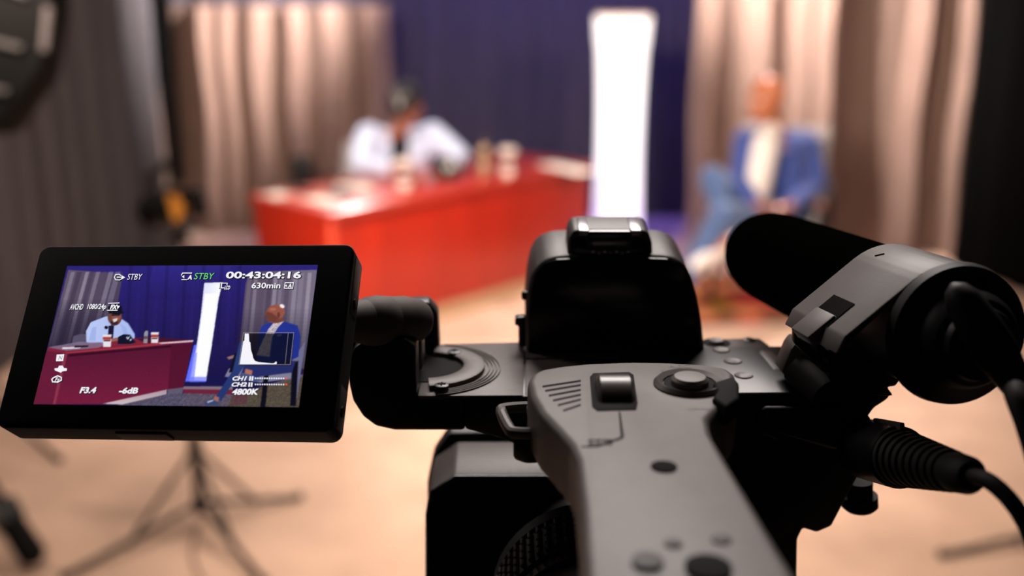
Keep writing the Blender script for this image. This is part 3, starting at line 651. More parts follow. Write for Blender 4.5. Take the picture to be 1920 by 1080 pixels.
# viewfinder hood
YH = hz(1150, 660, ZD).y
hood_pts = [(986, 668), (985, 600), (990, 545), (998, 512), (1012, 492), (1040, 482), (1150, 477), (1255, 481), (1278, 490), (1294, 512), (1306, 550), (1316, 600), (1323, 668)]
obj('viewfinder_hood', prism(VP(hood_pts, YH), (0, .030, .0030), .0022, 3), PL, cc)
def inset(pts, f, c): return [(c[0] + (x - c[0]) * f, c[1] + (y - c[1]) * f) for x, y in pts]
obj('viewfinder_face', prism(VP(inset(hood_pts, .965, (1153, 600)), YH - .0008), (0, .0012, 0), .0003), GL, cc)
obj('side_latch', prism(VP([(966, 596), (983, 594), (990, 600), (990, 650), (972, 650), (972, 612), (965, 610)], YH + .004), (0, .004, 0), .0005), PK, cc)
obj('side_stud', lathe(vt(992, 554, YH + .006), (-1, 0, 0), [(0, .0016), (.0022, .0016), (.0026, .0011)], 16), PK, cc)
# accessory shoe on top of the hood
YS = YH + .003
sh = obj('accessory_shoe', prism(VP([(1064, 481), (1066, 448), (1074, 433), (1090, 431), (1205, 431), (1216, 436), (1223, 455), (1224, 481)], YS), (0, .016, .0015), .0010, 3), PL, cc)
obj('shoe_face', prism(VP([(1070, 479), (1072, 452), (1082, 446), (1098, 446), (1102, 466), (1180, 466), (1190, 446), (1208, 448), (1217, 458), (1218, 479)], YS - .0006), (0, .001, 0), .0002), GL, sh)
for x0, x1 in ((1086, 1104), (1184, 1203)):
    obj('shoe_rail', prism(VP([(x0, 443), (x0, 432), (x1, 432), (x1, 443)], YS - .0022), (0, .015, .0015), .0004), SL, sh)
obj('shoe_spring', prism(VP([(1106, 458), (1108, 450), (1178, 450), (1180, 458), (1170, 464), (1114, 464)], YS - .0018), (0, .003, 0), .0008, 3), MATS['satin_metal'], sh)
obj('shoe_slot', prism(VP([(1104, 449), (1104, 434), (1182, 434), (1182, 449)], YS - .0010), (0, .010, .0010), .0002), GL, sh)
b = bmesh.new()
for k in range(7): merge(b, box(vt(1112 + k * 11, 472 + (k % 2) * 3, YS - .0011), (.0010, .0006, .0006)))
obj('shoe_contacts', b, SL, sh)

# top handle
hpts = [(988, 714), (994, 700), (1010, 691), (1050, 684), (1100, 679), (1180, 676), (1250, 677), (1320, 681), (1366, 688), (1380, 700), (1384, 735), (1372, 757), (1345, 768), (1330, 785), (1336, 812),
        (1365, 862), (1400, 920), (1450, 1005), (1500, 1088), (1560, 1190), (1590, 1240), (1110, 1240), (1096, 1080), (1089, 950), (1080, 860), (1068, 832), (1045, 806), (1012, 772), (994, 740)]
hand = obj('top_handle', prism(HP(hpts, ZH), DN * .017, .0034, 4), PG, cc)
YR = hz(1300, 1230, ZH).y
obj('handle_rear_post', box((.035, YR - .002, ZH - .055), (.05, .028, .108), bev=.006), PG, cc)
obj('handle_front_post', box((.045, .300, ZH - .030), (.040, .030, .040), bev=.004), PK, cc)
for k in range(6):
    x0 = 1018 + 9.5 * k; y = 722 + 9.5 * k
    x0 = [1017, 1022, 1029, 1037, 1046, 1056][k]; yy = [722, 730, 739, 748, 757, 767][k]
    obj('grip_groove', prism(HP([(x0, yy + 1), (1089, yy - 10), (1089, yy - 7), (x0, yy + 4)], ZH + .0001), DN * .0006, 0), DPR, hand, smooth=False)
# zoom rocker
zc = hz(1152, 735, ZH)
obj('zoom_well', prism(HP([(1106, 706), (1112, 699), (1180, 697), (1188, 702), (1196, 755), (1193, 768), (1120, 770), (1110, 762)], ZH + .0002), DN * .001, .0002), WELL, hand)
zr = bmesh.new(); 
w0 = (hz(1185, 735, ZH) - hz(1118, 735, ZH)).x
zr = lathe(zc + Vector((-w0 / 2, 0, -.0052)), (1, 0, 0), [(0, .0085), (.0008, .0096), (w0 - .0008, .0096), (w0, .0085)], 48)
obj('zoom_rocker', zr, M('satin_black_rocker', (74, 66, 62), .32), hand)
# record button
rc = hz(1293, 721, ZH)
obj('record_ring', lathe(rc, (0, 0, 1), [(-.001, .0096), (.0004, .0098), (.0014, .0088), (.0006, .0072), (-.001, .007)], 44), PL, hand)
obj('record_well', lathe(rc, (0, 0, 1), [(-.001, .0069), (.0004, .0069)], 40), WELL, hand)
obj('record_button', lathe(rc, (0, 0, 1), [(-.001, .0050), (.0016, .0050), (.0024, .0042), (.0026, .002), (.0026, .0002)], 36), PG, hand)
obj('record_lever', prism(HP([(1336, 716), (1374, 704), (1386, 716), (1386, 745), (1362, 762), (1335, 744), (1346, 730)], ZH + .0016), DN * .006, .001, 3), WELL, hand)
def htext(s, px, py, wpx, z, mat, par, name, yaw=0, hpx=None):
    t = text_bm(s, None, 1); xs = [v.co.x for v in t.verts]; ys = [v.co.y for v in t.verts]
    W = max(xs) - min(xs); H = max(ys) - min(ys); p = hz(px, py, z); wr = (hz(px + wpx, py, z) - p).x; k = wr / W; R = Matrix.Rotation(math.radians(yaw), 3, 'Z')
    for v in t.verts: v.co = p + R @ Vector(((v.co.x - min(xs)) * k, (v.co.y - min(ys)) * k, .0001))
    return obj(name, t, mat, par, smooth=False)
htext('REC', 1255, 690, 42, ZH, PRN, hand, 'rec_print')
htext('START/STOP', 1240, 697, 84, ZH, PRN, hand, 'start_stop_print')
htext('HOLD', 1290, 769, 40, ZH, PRN, hand, 'hold_print')
for x, y, r in ((1245, 876, .0030), (1262, 1020, .0018), (1352, 1012, .0020)):
    obj('dark_mark', lathe(hz(x, y, ZH), (0, 0, 1), [(-.0005, r), (.0003, r), (.0005, r * .7)], 20), DPR if x < 1250 else M('grey_stud', (72, 64, 62), .6), hand)
obj('rear_button', lathe(hz(1214, 1056, ZH), (0, 0, 1), [(-.0005, .0030), (.0008, .0030), (.001, .002)], 24), M('grey_button', (58, 52, 50), .6), hand)
obj('rear_socket', lathe(hz(1328, 1068, ZH), (0, 0, 1), [(-.0005, .0044), (.0008, .0044), (.001, .0034)], 28), WELL, hand)
obj('handle_seam', prism(HP([(1160, 772), (1163, 772), (1170, 818), (1167, 822), (1120, 838), (1090, 838), (1090, 836), (1119, 836), (1164, 819)], ZH + .0001), DN * .0004, 0), DPR, hand, smooth=False)
b = bmesh.new()
for k in range(14): merge(b, box(hz(1106 + 6.5 * (k % 7) + random.uniform(-1, 1), 826 + 7 * (k // 7), ZH), (.0005, .0012, .0002), Matrix.Rotation(-.5, 3, 'Z')))
obj('worn_print', b, DPR, hand, smooth=False)
# strap lug
obj('strap_lug', tube([hz(x, y, CAMZ - .116) for x, y in ((940, 773), (948, 766), (985, 763), (996, 766), (1001, 785), (1013, 804), (1008, 812), (970, 812), (956, 806))], .0016, 10, closed=True, sm=5), PG, cc)
obj('strap_lug_base', prism(HP([(958, 812), (1040, 780), (1060, 818), (985, 822)], CAMZ - .1175), DN * .008, .0015), PK, cc)

# lens: hood, rings, barrel
LC = Vector((.0256, 0, CAMZ - .1926))
YL = .340
hood = obj('lens_hood', prism(VP([(851, 890), (1100, 889), (1372, 890), (1420, 918), (1438, 960), (1438, 1240), (797, 1240), (797, 965), (806, 920)], YL), (0, .026, .001), .001, 2), PL, cc)
YL2 = YL + .024
obj('hood_lip', prism(VP([(842, 812), (1100, 806), (1390, 812), (1424, 862), (1432, 905), (1432, 1150), (801, 1150), (801, 905), (812, 855)], YL2 + .004), (0, .010, 0), .0012, 2), PK, cc)
obj('hood_back_face', prism(VP([(851, 892), (1100, 892), (1370, 892), (1416, 920), (1434, 962), (1434, 1236), (800, 1236), (800, 967), (810, 922)], YL - .0006), (0, .001, 0), .0002), GL, cc)
obj('lens_barrel', lathe((LC.x, .180, LC.z), (0, 1, 0), [(0, .026), (.085, .0262), (.088, .0285), (.100, .0285), (.101, .0296), (.105, .0296), (.1055, .0285), (.108, .0225), (.159, .0225)], 72), M('gloss_barrel', (40, 36, 35), .22, bump=.15, bscale=2500), cc)
fr = obj('focus_ring', lathe((LC.x, .286, LC.z), (0, 1, 0), [(0, .0296), (.0005, .0306), (.0178, .0306), (.0182, .0318), (.0235, .0320), (.024, .0298)], 96), RB, cc)
rb_me = None
for k in range(64):
    a = 2 * math.pi * k / 64
    if rb_me is None:
        bm = bmesh.new()
        for j in range(4): merge(bm, box((0, -.0066 + j * .0043, 0), (.0012, .0037, .0022), bev=.0004, seg=1))
        me_o = obj('grip_rib', bm, RIB, fr); rb_me = me_o.data; o = me_o
    else:
        o = bpy.data.objects.new('grip_rib', rb_me); COL.objects.link(o); o.parent = fr
    o.matrix_parent_inverse = Matrix.Identity(4)
    o.location = (LC.x + .0313 * math.sin(a),   .2950, LC.z + .0313 * math.cos(a)); o.rotation_euler = (0, a, 0)
# camcorder body under handle (mostly below the frame) and right side modules
obj('body', box((.040, .215, CAMZ - .235), (.085, .21, .085), bev=.008), PK, cc)
obj('grip_side', box((.100, .19, CAMZ - .245), (.035, .15, .10), bev=.012), PK, cc)
obj('audio_module', prism(VP([(1180, 740), (1540, 736), (1640, 740), (1672, 742), (1662, 752), (1640, 766), (1627, 784), (1622, 850), (1612, 890), (1586, 938), (1560, 988), (1532, 1000), (1506, 992), (1496, 1012), (1494, 1130), (1180, 1130)], YF), (0, .045, 0), .0015, 3), PK, cc)
jb = obj('socket_housing', prism(VP([(1420, 805), (1560, 845), (1612, 850), (1634, 832), (1636, 786), (1600, 766), (1430, 765)], YF - .004), (0, .01, 0), .0015, 3), PK, cc)
obj('module_dial', lathe(vt(1612, 922, YF + .010), (.08, 0, -1), [(-.004, .0042), (.0012, .0042), (.0012, .0058), (.0050, .0060), (.0062, .0048)], 28), RB, cc)
for x0, y0, x1, y1 in ((1432, 812, 1458, 822), (1574, 857, 1598, 867), (1630, 815, 1612, 864)):
    obj('glint_line', tube([vt(x0, y0, YF - .0045), vt(x1, y1, YF - .0045)], .0004, 8), M('edge_glint', (120, 100, 92), .35), cc)  # pale thin tubes stand in for gloss highlights on the module edges
# microphone bracket between the deck and the holder
obj('bracket_arm', prism(VP([(1464, 700), (1482, 656), (1494, 640), (1510, 650), (1562, 700), (1640, 742), (1530, 742)], YF + .006), (0, .010, 0), .0012, 2), DP, cc)
obj('holder_base', prism(VP([(1548, 665), (1572, 622), (1640, 655), (1690, 712), (1680, 726), (1664, 727), (1677, 744), (1560, 746)], YB + .002), (0, .012, 0), .001, 2), PK, cc)
obj('bracket_hinge', cyl(vt(1492, 690, YF + .006), vt(1545, 738, YF - .004), .0048, n=28), RB, cc)

# mic axis
MA = at(1440, 478, .42); MB_ = at(1790, 626, .29); ax = (MB_ - MA).normalized(); ML = (MB_ - MA).length
RM = frame_for(ax)          # columns: x = side, y = up-ish, z = axis (towards the camera)
def mq(x, y, s): return MA + RM @ Vector((x, y, s))
# holder band: open strap round the microphone with a straight flank
def proj(p):
    d = p - CP; t = d.y * CO - d.z * SI; up = d.y * SI + d.z * CO
    return 960 + F * d.x / t, 540 - F * up / t, t
RBD = .0192
def band(s0, s1, th=.0018):
    prof = []
    # RM.x for an axis pointing at the camera: find picture-right
    sx = 1 if (proj(mq(.02, 0, ML * .7))[0] > proj(mq(0, 0, ML * .7))[0]) else -1
    for k in range(20):
        a = math.radians(-20 + (128 + 20) * k / 19); prof.append((sx * RBD * math.cos(a), RBD * math.sin(a)))
    a = math.radians(128); tx, tz = -math.sin(a), math.cos(a)
    prof.append((sx * (RBD * math.cos(a) + tx * .024), RBD * math.sin(a) + tz * .024))
    prof.append((sx * (RBD * math.cos(a) + tx * .027), RBD * math.sin(a) + tz * .027 - .003))
    inner = []
    for x, y in prof:
        l = math.hypot(x, y); inner.append((x * (l - th) / l, y * (l - th) / l))
    poly = prof + inner[::-1]
    return prism([mq(x, y, s0) for x, y in poly], ax * (s1 - s0), .0006, 2), sx
s0, s1 = ML * .72, ML * .985
bm, SXX = band(s0, s1)
obj('microphone_holder', bm, PG, cc)
def hp_(ang, r, s): a = math.radians(ang); return mq(SXX * r * math.cos(a), r * math.sin(a), s)
mh = [o for o in COL.objects if o.name.startswith('microphone_holder')][0]
def flank(u, s, off=0):   # point on the straight flank, u metres below the tangent point
    a = math.radians(128); return mq(SXX * (RBD * math.cos(a) - math.sin(a) * u + math.cos(a) * off), RBD * math.sin(a) + math.cos(a) * u + math.sin(a) * off, s)
sm_ = (s0 + s1) / 2
obj('latch_notch', prism([flank(.014, sm_ - .006, .0003), flank(.024, sm_ - .006, .0003), flank(.024, sm_ + .007, .0003), flank(.014, sm_ + .007, .0003)], (flank(0, 0, -.001) - flank(0, 0, 0)), 0), GL, mh, smooth=False)
obj('latch_tongue', prism([flank(.020, sm_ - .006, .001), flank(.030, sm_ - .006, .001), flank(.030, sm_ + .006, .001), flank(.020, sm_ + .006, .001)], (flank(0, 0, -.004) - flank(0, 0, 0)), .0006), PG, mh)
for k in range(3):
    obj('finger_rib', tube([hp_(42 - 8 * k, RBD + .0004, s0 + .004), hp_(42 - 8 * k, RBD + .0004, s1 - .004)], .0011, 8), PG, mh)
obj('holder_lower_shell', lathe(mq(0, 0, s0 + .001), ax, [(0, .0160), (.001, .0180), (s1 - s0 - .002, .0184), (s1 - s0 - .001, .0160)], 48), PK, mh)
cb = obj('clip_bar', prism(VP([(1490, 612), (1501, 609), (1572, 676), (1574, 700), (1548, 700), (1490, 646)], YB), (0, .004, 0), .0006, 2), PK, mh)
for x, y in ((1508, 632), (1531, 650), (1553, 672)):
    obj('holder_clip', prism(VP([(x - 9, y - 6), (x + 4, y + 5), (x + 1, y + 13), (x - 12, y + 2)], YB - .0015), (0, .003, 0), .0004), PG, mh)  # grey plastic here paints in the faint light on the clip faces
obj('scratch_mark', tube([hp_(118, RBD + .0001, s0 + .008), hp_(112, RBD + .0001, s0 + .010)], .00022, 6), DPR, mh)

mic = thing('shotgun_microphone', 'microphone with a thick black foam windscreen clamped beside the camcorder handle', 'microphone', MA + ax * ML * .5)
RF = .0170
fp = [(-.0170, .0005), (-.0166, .005), (-.0148, .0095), (-.0112, .0132), (-.006, .0158), (0, RF), (.01, RF + .0006), (ML * .72, RF + .0006), (ML * .76, RF - .0005), (ML * .78, RF - .004)]
obj('foam_windscreen', lathe(MA, ax, fp, 64), FO, mic)
obj('microphone_body', lathe(MA + ax * ML * .6, ax, [(0, .0105), (ML * .48, .0105), (ML * .5, .0095)], 40), PK, mic)
obj('holder_cushion', lathe(MA + ax * (s1 - .0005), ax, [(0, .0174), (.002, .0198), (.005, .0192), (.007, .0150), (.008, .0138), (.011, .0132), (.013, .0118), (.014, .0090), (.016, .0085), (.017, .004)], 56), M('rubber_cushion', (14, 13, 13), .55, spec=.3), mic)
e0 = at(1862, 652, .268)
obj('plug', lathe(e0, ax * .3 + Vector((.42, 0, -.75)), [(-.019, .0005), (-.0175, .0028), (-.014, .0046), (-.006, .0054), (.002, .0056), (.004, .0050), (.012, .0038), (.013, .003)], 32), M('rubber_plug', (14, 13, 13), .55, spec=.3), mic)
e1 = e0 + (ax * .3 + Vector((.42, 0, -.75))).normalized() * .014
cab = [e1, at(1903, 735, .255), at(1926, 800, .25), at(1948, 880, .25), at(1960, 980, .26), at(1940, 1120, .30)]
obj('microphone_cable', tube(cab, .0026, 12, sm=8), RB, mic)

# plug and cable at the right
p0, p1 = vt(1626, 842, YF - .006), at(1822, 893, .262)
dpx = p1 - p0; LP_ = dpx.length
pg = thing('audio_plug', 'ribbed black audio plug and cable pushed into the camcorder side socket', 'cable', p0)
obj('plug_shell', lathe(p0, dpx, [(-.002, .0088), (0, .0094), (LP_ * .36, .0090), (LP_ * .37, .0084)], 40), PK, pg)
prof = [(LP_ * .36, .0082)]
for k in range(9):
    s = LP_ * (.37 + .055 * k); r = .0082 - .00033 * k; prof += [(s, r), (s + LP_ * .032, r), (s + LP_ * .036, r - .0007), (s + LP_ * .052, r - .0007)]
prof += [(LP_ * .88, .0052), (LP_ * .97, .0048), (LP_, .0036)]
obj('strain_relief', lathe(p0, dpx, prof, 40), RB, pg)
obj('release_tab', box(p0 + dpx * .2 + Vector((0, -.001, .009)), (LP_ * .3, .004, .0016), frame_for(dpx) @ Matrix.Rotation(math.pi / 2, 3, 'Y'), .0005), PL, pg)
obj('plug_cable', tube([p0 + dpx * .97, at(1850, 900, .256), at(1885, 928, .252), at(1915, 968, .25), at(1938, 1020, .25), at(1950, 1100, .26), at(1930, 1250, .3)], .0021, 12, sm=8), RB, pg)

# ------------------------------------------------------------------ flip-out screen
PR = np.array([[0.99414331, 0.04419674, -0.09861913], [0.00153777, 0.90667259, 0.42183226], [0.10805887, -0.41951337, 0.90129452]])
PT = np.array([-0.09582837, -0.0131866, -0.30638752])
Mc = Matrix(((1, 0, 0), (0, SI, -CO), (0, CO, SI)))   # camera axes -> world (x right, y up, z back)
LR = Mc @ Matrix(PR.tolist()); LT = CP + Mc @ Vector(PT)
def lq(x, y, z=0): return LT + LR @ Vector((x, y, z))
def loc(px, py):
    d = np.array([(px - 960) / F, -(py - 540) / F, -1]); n = PR[:, 2]; k = (PT @ n) / (d @ n); q = PR.T @ (d * k - PT); return float(q[0]), float(q[1])
SW, SH = .077, .0435
def zl_(zx, zy): return loc(zx * 700 / 1890, 440 + zy * 400 / 1080)
def rrect(x0, x1, y0, y1, r, n=6, z=0):
    out = []
    for cx, cy, a0 in ((x1 - r, y1 - r, 0), (x0 + r, y1 - r, 90), (x0 + r, y0 + r, 180), (x1 - r, y0 + r, 270)):
        for k in range(n + 1): a = math.radians(a0 + 90 * k / n); out.append(lq(cx + r * math.cos(a), cy + r * math.sin(a), z))
    return out
BZ = M('matte_black_bezel', (7, 7, 7), .6)
pn = obj('screen_panel', prism(rrect(-.0484, .0489, -.0287, .0285, .0030, 6, .0002), LR @ Vector((0, 0, -.0105)), .0010, 3), BZ, cc)
obj('side_strip', prism([lq(.0491, -.0265, -.002), lq(.0491, -.014, -.002), lq(.0491, -.014, -.009), lq(.0491, -.0265, -.009)], LR @ Vector((-.0006, 0, 0)), .0002), PL, pn)
obj('side_strip', prism([lq(.0491, .008, -.002), lq(.0491, .026, -.002), lq(.0491, .026, -.009), lq(.0491, .008, -.009)], LR @ Vector((-.0006, 0, 0)), .0002), PL, pn)
for y in (-.021, .012): obj('side_screw', lathe(lq(.0489, y, -.0058), LR @ Vector((1, 0, 0)), [(0, .0016), (.0006, .0016), (.0007, .001)], 18), DM, pn)
obj('panel_button', prism([lq(-.012, .0285, -.002), lq(.004, .0285, -.002), lq(.004, .0285, -.006), lq(-.012, .0285, -.006)], LR @ Vector((0, .0006, 0)), .0002), PL, pn)
obj('panel_latch', prism([lq(-.014, -.0287, -.002), lq(.001, -.0287, -.002), lq(.001, -.0287, -.008), lq(-.014, -.0287, -.008)], LR @ Vector((0, -.0007, 0)), .0002), PL, pn)

# live picture: a lit grid of coloured cells, painted from polygons of the view it shows
NX, NY = 512, 288
img = np.zeros((NY * 2, NX * 2, 3)); gy, gx = np.mgrid[0:NY * 2, 0:NX * 2]; gu = (gx + .5) / (NX * 2); gv = (gy + .5) / (NY * 2)
def uv(zx, zy): x, y = zl_(zx, zy); return (x + SW / 2) / SW, (y + SH / 2) / SH
def inside(pts):
    P = [uv(*p) for p in pts]; m = np.zeros(gu.shape, bool); n = len(P)
    for i in range(n):
        (x1, y1), (x2, y2) = P[i], P[(i + 1) % n]
        if y1 == y2: continue
        c = ((y1 > gv) != (y2 > gv)) & (gu < (x2 - x1) * (gv - y1) / (y2 - y1) + x1); m ^= c
    return m
def paint(pts, c, c2=None, ax_=0, alpha=1.0, noise=0, stripe=0, box_=None):
    m = inside(pts); a = np.array(c, float)
    if c2 is not None:
        P = [uv(*p) for p in pts]; g = gu if ax_ == 0 else gv; lo = min(q[ax_] for q in P); hi = max(q[ax_] for q in P)
        f = np.clip((g - lo) / (hi - lo), 0, 1)[..., None]; a = np.array(c, float) * (1 - f) + np.array(c2, float) * f
        colr = a[m]
    else: colr = np.broadcast_to(a, img[m].shape).copy()
    if noise: colr = colr + NZ[m][:, None] * noise
    img[m] = img[m] * (1 - alpha) + colr * alpha
rng = np.random.default_rng(4)
NZ = rng.normal(size=(NY, NX)).repeat(2, 0).repeat(2, 1)
def ell(cx, cy, rx, ry, n=20, rot=0):
    return [(cx + rx * math.cos(a) * math.cos(rot) - ry * math.sin(a) * math.sin(rot), cy + rx * math.cos(a) * math.sin(rot) + ry * math.sin(a) * math.cos(rot)) for a in np.linspace(0, 2 * math.pi, n, endpoint=False)]
def brush(p, c, wd, alpha=.6):
    for (x0, y0), (x1, y1) in zip(p, p[1:]):
        paint([(x0 - wd, y0), (x0 + wd, y0), (x1 + wd, y1), (x1 - wd, y1)], c, alpha=alpha)
full = [(300, 140), (1640, 140), (1560, 900), (120, 900)]
paint(full, (22, 17, 54), (46, 37, 122), 1)
paint([(780, 150), (1180, 150), (1130, 330), (740, 330)], (34, 27, 88), (60, 50, 160), 1, alpha=.35)
for x in range(620, 1240, 46): brush([(x, 150), (x - 24, 560)], (46, 38, 118) if (x // 46) % 2 else (20, 15, 52), 9, .22)
# left curtain
paint([(348, 180), (625, 200), (560, 560), (245, 575)], (96, 84, 104), (74, 64, 88), 0)
for x, c, wd in ((372, (150, 140, 160), 10), (405, (60, 50, 72), 12), (445, (176, 168, 184), 9), (470, (70, 60, 84), 9), (500, (150, 140, 158), 10), (535, (86, 74, 96), 12), (565, (152, 144, 164), 12), (600, (132, 124, 148), 14)):
    brush([(x, 190), (x - 30, 300), (x - 62, 420), (x - 100, 570)], c, wd, .55)
for k in range(14): paint([(300, 330 + 16 * k), (600, 330 + 16 * k), (580, 560), (245, 575)], (36, 29, 50), alpha=.09)
# right curtain
paint([(1245, 250), (1268, 190), (1605, 180), (1560, 690), (1215, 560)], (88, 76, 98), (120, 110, 130), 0)
for x, c, wd in ((1268, (120, 110, 130), 10), (1300, (150, 142, 158), 9), (1335, (90, 76, 96), 12), (1372, (70, 58, 80), 12), (1400, (168, 160, 176), 10), (1428, (140, 130, 148), 8), (1462, (80, 68, 90), 12), (1500, (160, 152, 168), 11), (1530, (140, 132, 150), 12), (1570, (176, 168, 182), 10)):
    brush([(x, 195), (x - 20, 420), (x - 40, 620)], c, wd, .55)
for k in range(10): paint([(1200, 380 + 20 * k), (1600, 380 + 20 * k), (1560, 700), (1200, 700)], (40, 33, 52), alpha=.07)
# floor area behind the column, stage edge, rug
paint([(930, 720), (1250, 700), (1250, 790), (930, 790)], (26, 22, 74)); paint([(930, 770), (1180, 770), (1180, 786), (930, 784)], (128, 112, 122)); paint([(930, 784), (1180, 786), (1180, 812), (930, 806)], (108, 34, 58))
paint([(590, 880), (940, 805), (1180, 812), (1300, 780), (1560, 700), (1540, 890), (560, 890)], (88, 80, 98), noise=16)
paint([(1180, 810), (1540, 720), (1530, 890), (1150, 880)], (84, 74, 62), noise=14); paint([(1180, 820), (1260, 810), (1250, 860), (1170, 866)], (96, 48, 66), alpha=.6, noise=8)
# column
paint([(985, 560), (1060, 560), (1046, 745), (940, 745)], (100, 110, 255)); paint([(1036, 246), (1128, 244), (1108, 330), (1074, 560), (1044, 742), (966, 740), (998, 560), (1020, 400)], (226, 226, 255), (255, 255, 255), 0)
paint([(1040, 300), (1100, 300), (1062, 560), (1030, 700), (985, 735), (1004, 560), (1026, 400)], (255, 255, 255))
paint([(985, 600), (1000, 600), (984, 745), (960, 745)], (140, 150, 255), alpha=.8); paint([(968, 722), (1046, 722), (1042, 748), (962, 748)], (110, 120, 255), alpha=.7)
# host chair, jacket, head, cap
paint([(365, 555), (375, 515), (410, 505), (470, 508), (470, 560)], (88, 80, 104)); 
paint([(440, 545), (438, 490), (462, 445), (540, 415), (560, 420), (620, 430), (650, 450), (684, 505), (684, 550), (600, 560), (470, 560)], (186, 200, 244), (168, 186, 238), 0)
paint([(552, 462), (580, 462), (574, 530), (548, 530)], (26, 24, 52)); paint(ell(540, 472, 9, 9), (16, 14, 24)); paint([(470, 470), (490, 470), (486, 540), (450, 540)], (150, 166, 224), alpha=.6); paint([(610, 450), (640, 470), (660, 540), (640, 540)], (146, 164, 226), alpha=.5)
paint(ell(583, 420, 36, 42), (110, 66, 60)); paint(ell(590, 415, 24, 26), (140, 84, 74)); paint([(560, 440), (600, 436), (596, 460), (566, 462)], (60, 36, 38)); paint([(572, 430), (598, 424), (594, 440), (578, 446)], (228, 214, 216)); paint([(568, 404), (612, 398), (610, 412), (566, 414)], (48, 28, 32))
paint([(552, 400), (548, 370), (566, 352), (598, 350), (618, 364), (622, 392), (632, 398), (600, 406)], (20, 18, 34))
paint([(560, 530), (610, 520), (612, 548), (560, 556)], (152, 96, 84)); 
# desk
paint([(245, 575), (330, 560), (560, 545), (700, 525), (980, 536), (980, 548), (930, 550), (350, 608), (240, 596)], (126, 36, 58)); paint([(245, 572), (400, 545), (560, 548), (500, 575), (340, 590)], (130, 120, 150), alpha=.75)
paint([(690, 528), (800, 524), (980, 534), (740, 552)], (70, 20, 44)); paint([(330, 598), (800, 552), (980, 538), (980, 546), (850, 557), (340, 612)], (160, 52, 66)); paint([(800, 549), (980, 536), (980, 544), (820, 555)], (214, 196, 206))
paint([(240, 590), (344, 604), (975, 548), (930, 780), (850, 790), (520, 860), (150, 860)], (118, 30, 60), (84, 22, 50), 1); paint([(240, 590), (330, 604), (270, 860), (150, 860)], (104, 28, 56))
paint([(326, 604), (344, 606), (284, 860), (270, 860)], (150, 62, 86), alpha=.7); paint([(344, 608), (870, 562), (868, 572), (350, 620)], (40, 10, 28), alpha=.7); paint([(870, 560), (972, 548), (928, 782), (852, 790)], (78, 18, 44), alpha=.7)
paint([(520, 858), (846, 786), (846, 810), (640, 862)], (206, 190, 192), (170, 148, 160), 1); paint([(850, 785), (930, 775), (926, 806), (850, 808)], (96, 88, 110)); paint([(600, 866), (850, 808), (940, 806), (930, 890), (600, 890)], (84, 78, 100), noise=16)
# desk items
paint([(318, 572), (410, 570), (408, 578), (318, 582)], (220, 214, 224)); paint([(378, 564), (450, 562), (448, 570), (380, 574)], (30, 26, 40))
for x0, y0, y1, w_ in ((545, 508, 570, 22), (786, 496, 550, 20)):
    paint([(x0 - w_, y0), (x0 + w_, y0), (x0 + w_ - 4, y1), (x0 - w_ + 2, y1)], (232, 226, 232)); paint([(x0 - w_, y0 + 12), (x0 + w_, y0 + 12), (x0 + w_ - 3, y0 + 26), (x0 - w_, y0 + 26)], (170, 60, 60)); paint([(x0 - w_ + 4, y0 + 28), (x0 + w_ - 6, y0 + 28), (x0 + w_ - 6, y0 + 34), (x0 - w_ + 4, y0 + 34)], (70, 30, 40))
paint([(598, 556), (600, 520), (628, 506), (660, 508), (676, 530), (690, 548), (660, 556)], (20, 22, 44)); paint([(640, 520), (650, 534), (660, 518), (654, 518), (650, 526), (646, 518)], (235, 235, 245)); paint([(660, 530), (668, 530), (668, 538), (660, 538)], (220, 220, 240))
paint([(728, 550), (732, 500), (738, 488), (750, 488), (752, 500), (748, 552)], (150, 146, 158)); paint([(730, 530), (749, 530), (749, 515), (731, 515)], (90, 80, 80))
# guest: chair, trousers, jacket, shirt, head
paint([(1480, 640), (1548, 540), (1530, 660), (1500, 860), (1470, 860)], (108, 108, 142)); paint([(1140, 720), (1160, 680), (1200, 672), (1500, 690), (1490, 730), (1320, 750)], (126, 124, 150)); 
paint([(1150, 622), (1210, 604), (1215, 618), (1160, 634)], (150, 110, 110)); paint([(1190, 600), (1215, 600), (1190, 700), (1160, 700)], (20, 18, 36))
for q_ in ([(1480, 650), (1512, 640), (1500, 870), (1470, 870)], [(1340, 690), (1364, 690), (1345, 880), (1318, 880)]): paint(q_, (16, 14, 28))
paint([(1240, 660), (1500, 640), (1480, 700), (1320, 720), (1200, 760)], (38, 44, 100)); paint([(1215, 545), (1250, 560), (1262, 640), (1230, 680), (1120, 845), (1092, 826), (1180, 690)], (36, 52, 108), (44, 64, 122), 1)
paint([(1244, 680), (1280, 690), (1276, 716), (1240, 708)], (176, 110, 90)); paint([(1225, 700), (1275, 712), (1330, 740), (1290, 748), (1220, 730)], (72, 84, 128)); paint([(1090, 818), (1112, 826), (1106, 852), (1078, 846)], (160, 104, 96)); paint([(1036, 850), (1070, 832), (1110, 850), (1110, 866), (1040, 866)], (58, 70, 110)); paint([(1050, 846), (1080, 838), (1082, 844), (1054, 854)], (210, 214, 226), alpha=.8)
paint([(1312, 500), (1330, 462), (1372, 445), (1436, 440), (1508, 462), (1524, 520), (1512, 620), (1470, 640), (1370, 650), (1300, 640)], (38, 54, 150), (34, 48, 138), 0)
paint([(1440, 440), (1410, 470), (1380, 520), (1366, 620), (1300, 612), (1330, 540), (1360, 480), (1385, 450), (1420, 430)], (190, 176, 186), noise=34)
